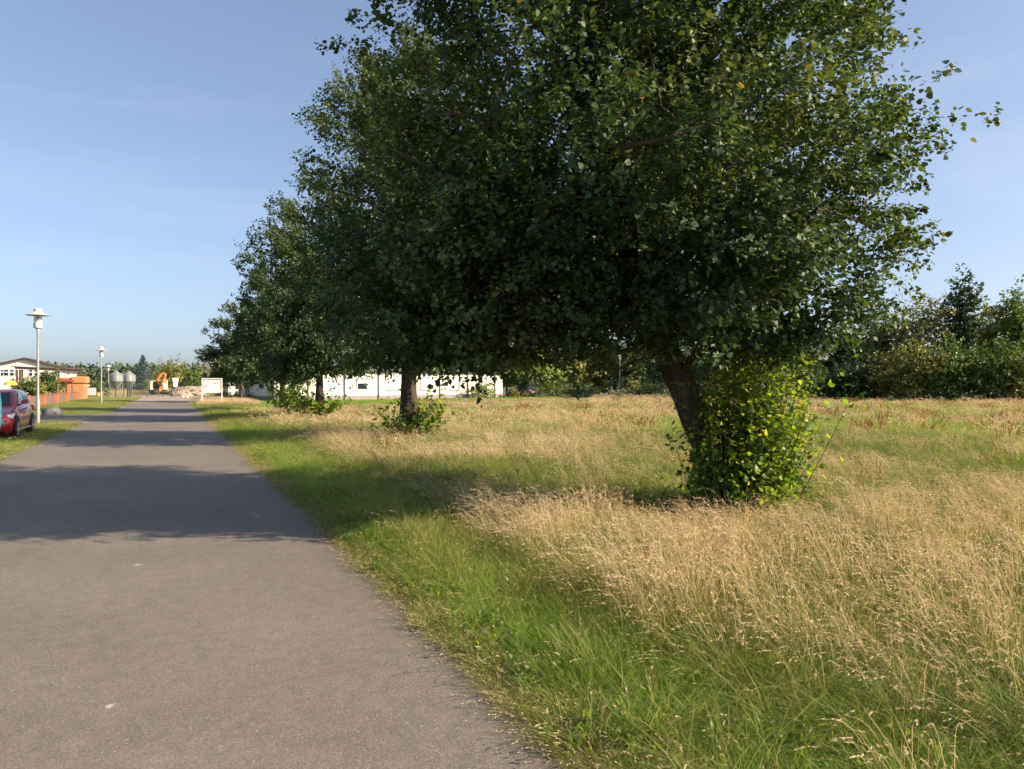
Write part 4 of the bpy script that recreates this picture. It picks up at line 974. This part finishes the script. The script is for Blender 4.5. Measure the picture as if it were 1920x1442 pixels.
# ================================================================== YARD THINGS
GALV = mat('galvanised', (.40, .41, .40), .45, (.28, .29, .28), 3, metal=.5)
def silo(label, px, d):
    t = thing('feed_silo', label, 'silo', (*P(px, d), 0), 0, 'galvanised silos behind the fence')
    R = 1.12
    MB().lathe([(R, 2.2), (R, 3.25)], 20).build('barrel', GALV, t, True); MB().lathe([(R * 1.02, 3.25), (.25, 3.85), (.22, 3.92), (.02, 3.93)], 20).build('roof', GALV, t, True)
    MB().lathe([(.22, .75), (R, 2.2)], 20).build('hopper', GALV, t, True)
    for k in range(4):
        a = k * math.pi / 2 + .6; MB().tube([(R * 1.03 * math.cos(a), R * 1.03 * math.sin(a), 0), (R * 1.03 * math.cos(a), R * 1.03 * math.sin(a), 3.3)], .05, 6).build('leg', GALV, t)
    MB().box(-.18, .18, -.18, .18, .3, .75).build('outlet', mat('rust_red', (.25, .06, .03), .8), t)
silo('left galvanised feed silo behind the fence', 218, 130); silo('right galvanised feed silo, next to the spruce', 241.5, 133)
# orange digger
DIG = mat('digger_orange', (.52, .20, .045), .6, (.36, .14, .04), 3); BLK = mat('black_rubber', (.025, .025, .027), .8)
dg = thing('digger', 'orange digger with folded raised arm behind the gate', 'digger', (*P(298, 118), 0), math.radians(12))
for s in (-1, 1): MB().loft([[(s * .75 - .25, y, z) for y, z in ((-1.4, .35), (-1.2, .05), (1.2, .05), (1.4, .35), (1.2, .7), (-1.2, .7))], [(s * .75 + .25, y, z) for y, z in ((-1.4, .35), (-1.2, .05), (1.2, .05), (1.4, .35), (1.2, .7), (-1.2, .7))]]).build('track', BLK, dg)
MB().box(-.55, .55, -.6, 1.5, .75, 1.6).build('body', DIG, dg, bevel=.08); MB().box(-.9, -.15, -1.0, .1, 1.0, 2.1).build('cab', GLASS, dg, bevel=.05)
for pts, w in ((((.2, -.9, 1.2), (-.55, -1.5, 2.4), (.05, -1.7, 3.3)), .22), (((.05, -1.7, 3.35), (.55, -1.8, 3.2), (.45, -1.9, 2.5)), .16)): MB().tube(pts, [w * 1.3, w * 1.4, w], 6).build('arm', DIG, dg)
MB().box(.1, .7, -2.2, -1.7, 1.9, 2.5).build('bucket', DIG, dg, bevel=.05); MB().tube([(.25, -1.0, 1.5), (.1, -1.5, 2.6)], .06, 8).build('ram', LAMP_M, dg)
MB().box(-.25, .3, -1.25, -.95, .5, 1.1).build('counterweight', DIG, dg, bevel=.05)
CREAM = mat('cream_box', (.72, .62, .46), .7, (.66, .56, .42), 3)
for lb_, px_, d_, z0, z1, rz in (('cream box trailer left of the orange digger', 287, 122, .75, 2.2, .2), ('cream box trailer right of the orange digger', 309, 122, .75, 2.35, 0)):
    t = thing('box_trailer', lb_, 'trailer', (*P(px_, d_), 0), rz)
    MB().box(-.42, .42, 0, 2.2, z0, z1).build('box', CREAM, t, bevel=.03); MB().box(-.4, .4, -.012, 0, (z0 + z1) / 2 - .2, (z0 + z1) / 2 - .16).build('seam', PIPE, t)
    for s in (-.36, .36): MB().lathe([(.3, -.07), (.3, .07)], 14, M=Matrix.Translation((s, 1.1, .3)) @ Matrix.Rotation(math.pi / 2, 4, 'Y')).build('wheel', BLK, t)
    MB().box(-.3, .3, .1, 2.1, .58, .75).build('chassis', BLK, t)
# cage tank
ib = thing('cage_tank', 'white plastic tank in a metal cage beside the brick wall', 'tank', (*P(172, 100), 0), .05)
MB().box(-.5, .5, -.5, .5, .16, 1.16).build('tank', mat('tank_white', (.80, .80, .80), .5), ib, bevel=.06); MB().box(-.55, .55, -.55, .55, 0, .15).build('pallet', PANEL, ib)
for k in range(5):
    v_ = -.5 + k * .25; MB().box(v_ - .012, v_ + .012, -.55, -.525, .15, 1.18).build('cage_bar', PIPE, ib); MB().box(-.55, .55, -.575, -.551, .2 + k * .23, .225 + k * .23).build('cage_bar', PIPE, ib)
    MB().box(.525, .55, v_ - .012, v_ + .012, .15, 1.18).build('cage_bar', PIPE, ib)
tb = thing('orange_tub', 'small round orange tub beside the white cage tank', 'tub', (*P(184, 101), 0)); MB().lathe([(.2, 0), (.27, .45), (.29, .46), (.29, .5), (.26, .5), (.2, .1)], 16).build('body', mat('tub_orange', (.75, .35, .05), .5), tb, True); MB().tube([(-.28, 0, .42), (-.2, 0, .66), (.2, 0, .66), (.28, 0, .42)], .012, 6).build('handle', PIPE, tb)
# stones and rubble
STONE = mat('granite', (.19, .175, .165), .9, (.10, .095, .09), 9, .6); RUB = mat('rubble', (.36, .285, .20), .95, (.22, .175, .13), 1.6, .9)
def rock(seed, sx, sy, sz, m, name='boulder', parent=None):
    bm = bmesh.new(); bmesh.ops.create_icosphere(bm, subdivisions=3, radius=1)
    for v in bm.verts:
        k = 1 + .28 * noise.noise(v.co * 1.3 + Vector((seed, 0, 0))) + .10 * noise.noise(v.co * 4 + Vector((seed, 0, 0)))
        v.co = Vector((v.co.x * sx * k, v.co.y * sy * k, max(v.co.z * sz * k, -.12 * sz)))
    me = bpy.data.meshes.new(name); bm.to_mesh(me); bm.free(); me.materials.append(m); me.polygons.foreach_set('use_smooth', np.ones(len(me.polygons), dtype=bool)); return link(name, me, parent)
bo = rock(3, .52, .36, .40, STONE); bo.location = (*P(98, 38.6), .03); tag(bo, 'grey granite boulder on the grass by the side road', 'boulder')
for lb_, px_, d_, w_, h_, sd in (('pale rubble heap right of the gate notice', 343, 104, 1.5, 1.1, 1), ('long pale sand heap behind the rubble', 358, 118, 3.2, 2.0, 2), ('pinkish rubble heap behind the white sign', 372, 106, 1.5, 1.3, 3), ('low pinkish rubble right of the white sign', 428, 104, 1.7, 1.0, 4)):
    t = thing('rubble_heap', lb_, 'rubble', (*P(px_, d_), 0), 0, 'rubble heaps in the yard')
    rock(sd * 7, w_, w_ * .8, h_ * .7, RUB, 'heap', t)
    rr = random.Random(sd)
    for k in range(26):
        a = rr.uniform(0, 6.28); q = rr.random() ** .6; s = rr.uniform(.12, .3)
        r_ = rock(sd * 7 + k + 1, s, s * .8, s * .6, RUB, 'rubble_block', t); r_.location = (w_ * q * math.cos(a), w_ * .8 * q * math.sin(a), h_ * .66 * math.sqrt(max(0, 1 - q * q)))
for k, (px_, lb_) in enumerate(((343.5, 'left of two pale stones at the forecourt edge'), (350.5, 'right of two pale stones at the forecourt edge'))):
    r_ = rock(40 + k, .26, .22, .22, mat('pale_stone', (.62, .57, .47), .9), 'stone'); r_.location = (*P(px_, 91), .03); tag(r_, lb_, 'stone', 'pale stones at the forecourt edge')
slide = thing('play_slide', 'small red orange slide glimpsed between the background trees', 'slide', (*P(1040, 104), 0), .6)
MB().slab([(-.25, -1.6, .3), (.25, -1.6, .3), (.25, .6, 2.0), (-.25, .6, 2.0)], .05).build('chute', mat('slide_red', (.65, .10, .03), .5), slide); MB().box(-.3, -.25, .55, .65, 0, 2.4).build('post', MATS['slide_red'], slide); MB().box(.25, .3, .55, .65, 0, 2.4).build('post', MATS['slide_red'], slide)

# ================================================================== VEHICLES
CHROME = mat('rim_silver', (.62, .62, .62), .3, metal=.8); HEAD = mat('headlight', (.75, .78, .80), .08, metal=.3); REDL = mat('tail_light', (.4, .01, .01), .2)
CARGL = mat('car_glass', (.015, .025, .03), .04, coat=.5)
def wheel(t, x, y, s, R=.31):
    M = Matrix.Translation((x, y, R)) @ Matrix.Rotation(s * math.pi / 2, 4, 'Y')
    w = MB().lathe([(R - .09, -.09), (R - .02, -.1), (R, -.06), (R, .06), (R - .02, .1), (R - .09, .09)], 22, M=M).build('wheel', BLK, t, True)
    MB().lathe([(R - .095, .05), (R - .09, .095), (R - .11, .09), (.05, .06), (.045, .09), (.01, .095)], 22, M=M).build('rim', mat('rim_dark', (.10, .10, .105), .4, metal=.6), w, True)
    for k in range(5):
        a = k * 2 * math.pi / 5; c, s2 = math.cos(a), math.sin(a)
        MB().slab([(.03 * c - .03 * s2, .03 * s2 + .03 * c, .088), (.03 * c + .03 * s2, .03 * s2 - .03 * c, .088), ((R - .1) * c + .02 * s2, (R - .1) * s2 - .02 * c, .088), ((R - .1) * c - .02 * s2, (R - .1) * s2 + .02 * c, .088)], .012)
        sp = MB().slab([M @ Vector(q) for q in ((.03 * c - .035 * s2, .03 * s2 + .035 * c, .092), (.03 * c + .035 * s2, .03 * s2 - .035 * c, .092), ((R - .095) * c + .025 * s2, (R - .095) * s2 - .025 * c, .096), ((R - .095) * c - .025 * s2, (R - .095) * s2 + .025 * c, .096))], .008)
        sp.build('spoke', CHROME, w)
def car(name, label, loc, rz, paint, L=4.05):
    t = thing(name, label, 'car', loc, rz)
    stn = [(0, .55, .28, .58), (.05, .70, .22, .66), (.16, .80, .19, .71), (.45, .87, .18, .80), (.95, .89, .18, .92), (1.4, .895, .18, .965), (2.4, .895, .18, .99), (3.2, .89, .18, 1.02), (3.7, .86, .20, 1.03), (3.95, .80, .24, 1.0), (4.05, .70, .32, .92)]
    rings = []
    for y, w, z0, z1 in stn:
        h = z1 - z0
        rings.append([(-w * .90, y, z0), (-w * .985, y, z0 + h * .18), (-w, y, z0 + h * .55), (-w * .975, y, z0 + h * .80), (-w * .87, y, z1), (0, y, z1 + .025), (w * .87, y, z1), (w * .975, y, z0 + h * .80), (w, y, z0 + h * .55), (w * .985, y, z0 + h * .18), (w * .90, y, z0)])
    MB().loft(rings).build('body', paint, t, True)
    def ring(z, yf, yr, w, k=.12): return [(-w + k, yf, z), (w - k, yf, z), (w, yf + k * 1.6, z), (w, yr - k * 1.2, z), (w - k, yr, z), (-w + k, yr, z), (-w, yr - k * 1.2, z), (-w, yf + k * 1.6, z)]
    MB().loft([ring(.93, 1.05, 3.88, .80), ring(1.18, 1.45, 3.72, .735), ring(1.37, 1.80, 3.50, .665), ring(1.425, 1.95, 3.38, .62, .16), ring(1.45, 2.15, 3.2, .5, .2)]).build('cabin', paint, t, True)
    # windscreen, side and rear windows stand a few mm proud
    MB().slab([(-.66, 1.135, .985), (.66, 1.135, .985), (.545, 1.755, 1.355), (-.545, 1.755, 1.355)], .012).build('windscreen', CARGL, t)
    MB().slab([(.64, 3.835, 1.02), (-.64, 3.835, 1.02), (-.53, 3.53, 1.345), (.53, 3.53, 1.345)], .02).build('rear_window', CARGL, t)
    for s in (-1, 1):
        for q in ([(s * .792, 1.42, 1.0), (s * .792, 2.42, 1.0), (s * .685, 2.42, 1.345), (s * .695, 1.96, 1.335)], [(s * .792, 2.50, 1.0), (s * .790, 3.35, 1.03), (s * .70, 3.26, 1.31), (s * .685, 2.50, 1.345)]):
            MB().slab(q if s > 0 else q[::-1], .018).build('side_window', CARGL, t)
        MB().loft([[(s * .86, 1.48, 1.0), (s * .86, 1.52, 1.12), (s * .86, 1.60, 1.12), (s * .86, 1.62, 1.0)], [(s * 1.04, 1.47, 1.01), (s * 1.04, 1.50, 1.13), (s * 1.04, 1.57, 1.12), (s * 1.04, 1.58, 1.02)]]).build('mirror', paint, t, True, .01)
        MB().slab([(s * .80, 1.50, .95), (s * .88, 1.50, 1.02), (s * .88, 1.58, 1.02), (s * .80, 1.58, .95)], .02).build('mirror_arm', BLK, t)
        hl = MB().loft([[(s * .44, .075, .60), (s * .44, .09, .70), (s * .60, .13, .71), (s * .60, .1, .59)], [(s * .74, .14, .575), (s * .74, .2, .715), (s * .80, .36, .745), (s * .80, .26, .60)], [(s * .835, .30, .62), (s * .835, .34, .72), (s * .865, .55, .775), (s * .86, .50, .70)]]); hl.build('headlight', HEAD, t, True)
        MB().box(s * .80 - .05, s * .80 + .05, 3.86, 3.97, .72, .92).build('tail_light', REDL, t, bevel=.02)
        MB().box(s * .897 - .012, s * .897 + .012, 1.15, 3.0, .245, .285).build('sill_trim', CHROME, t)
        MB().slab([(s * .52, .055, .30), (s * .70, .075, .32), (s * .68, .085, .47), (s * .56, .06, .44)], .02).build('fog_light_recess', BLK, t)
        for y in (.74, 3.32):
            arch = MB().lathe([(.36, -.015), (.36, .015)], 22, M=Matrix.Translation((s * .885, y, .33)) @ Matrix.Rotation(math.pi / 2, 4, 'Y')); arch.build('wheel_arch', BLK, t)
            wheel(t, s * .815, y, s)
        MB().box(s * .893 - .01, s * .893 + .012, 2.2, 2.36, .86, .885).build('door_handle', BLK, t)
    MB().box(-.48, .48, -.012, .04, .36, .52).build('grille', BLK, t, bevel=.01); MB().box(-.26, .26, -.03, -.013, .40, .50).build('number_plate', SIGN_W, t)
    MB().box(-.26, .26, 4.052, 4.07, .62, .73).build('number_plate', SIGN_W, t)
    return t
PAINT = mat('car_red', (.30, .012, .022), .25, (.26, .010, .018), 2, coat=.7)
car('parked_car', 'dark red hatchback parked on the grass left of the road', (-5.02, 25.5, 0), 0, PAINT)
car('parked_car', 'dark car half hidden by bushes at the end of the white building', (*P(957, 95.5), 0), math.radians(200), mat('car_black', (.03, .016, .022), .3, coat=.5))
# van: only its rounded rear corner reaches into the frame
VB = mat('van_teal', (.03, .32, .45), .35, (.04, .36, .42), 1, coat=.4)
vn = thing('parked_van', 'teal van cut off by the left picture edge beside the red car', 'van', (-5.05, 19.0, 0), 0)
rings = []
for y, w, z0, z1 in ((0, .72, .45, 1.05), (.15, .86, .32, 1.2), (.7, .93, .3, 1.32), (1.2, .95, .3, 1.75), (1.6, .95, .3, 1.92), (3.0, .95, .3, 1.97), (4.5, .95, .3, 1.95), (4.9, .93, .32, 1.90), (5.08, .84, .38, 1.75), (5.12, .74, .45, 1.6)):
    h = z1 - z0; rings.append([(-w * .93, y, z0), (-w, y, z0 + .15 * h), (-w, y, z0 + .5 * h), (-w * .93, y, z0 + .8 * h), (-w * .80, y, z1 - .04), (-w * .5, y, z1), (w * .5, y, z1), (w * .80, y, z1 - .04), (w * .93, y, z0 + .8 * h), (w, y, z0 + .5 * h), (w, y, z0 + .15 * h), (w * .93, y, z0)])
MB().loft(rings).build('body', VB, vn, True)
for s in (-1, 1):
    for y0, y1 in ((1.55, 2.4), (2.55, 3.5), (3.6, 4.4)): q = [(s * .945, y0, 1.2), (s * .945, y1, 1.2), (s * .875, y1, 1.62), (s * .875, y0 + (.2 if y0 < 2 else 0), 1.62)]; MB().slab(q if s > 0 else q[::-1], .02).build('side_window', CARGL, vn)
    for y in (.95, 4.1): wheel(vn, s * .86, y, s, .33)
    MB().box(s * .86 - .04, s * .86 + .04, 5.0, 5.06, .85, 1.15).build('tail_light', REDL, vn)
MB().slab([(.68, 5.10, 1.05), (-.68, 5.10, 1.05), (-.62, 5.10, 1.5), (.62, 5.10, 1.5)], .03).build('rear_window', CARGL, vn)
MB().slab([(-.75, .72, 1.28), (.75, .72, 1.28), (.7, 1.18, 1.7), (-.7, 1.18, 1.7)], .03).build('windscreen', CARGL, vn)
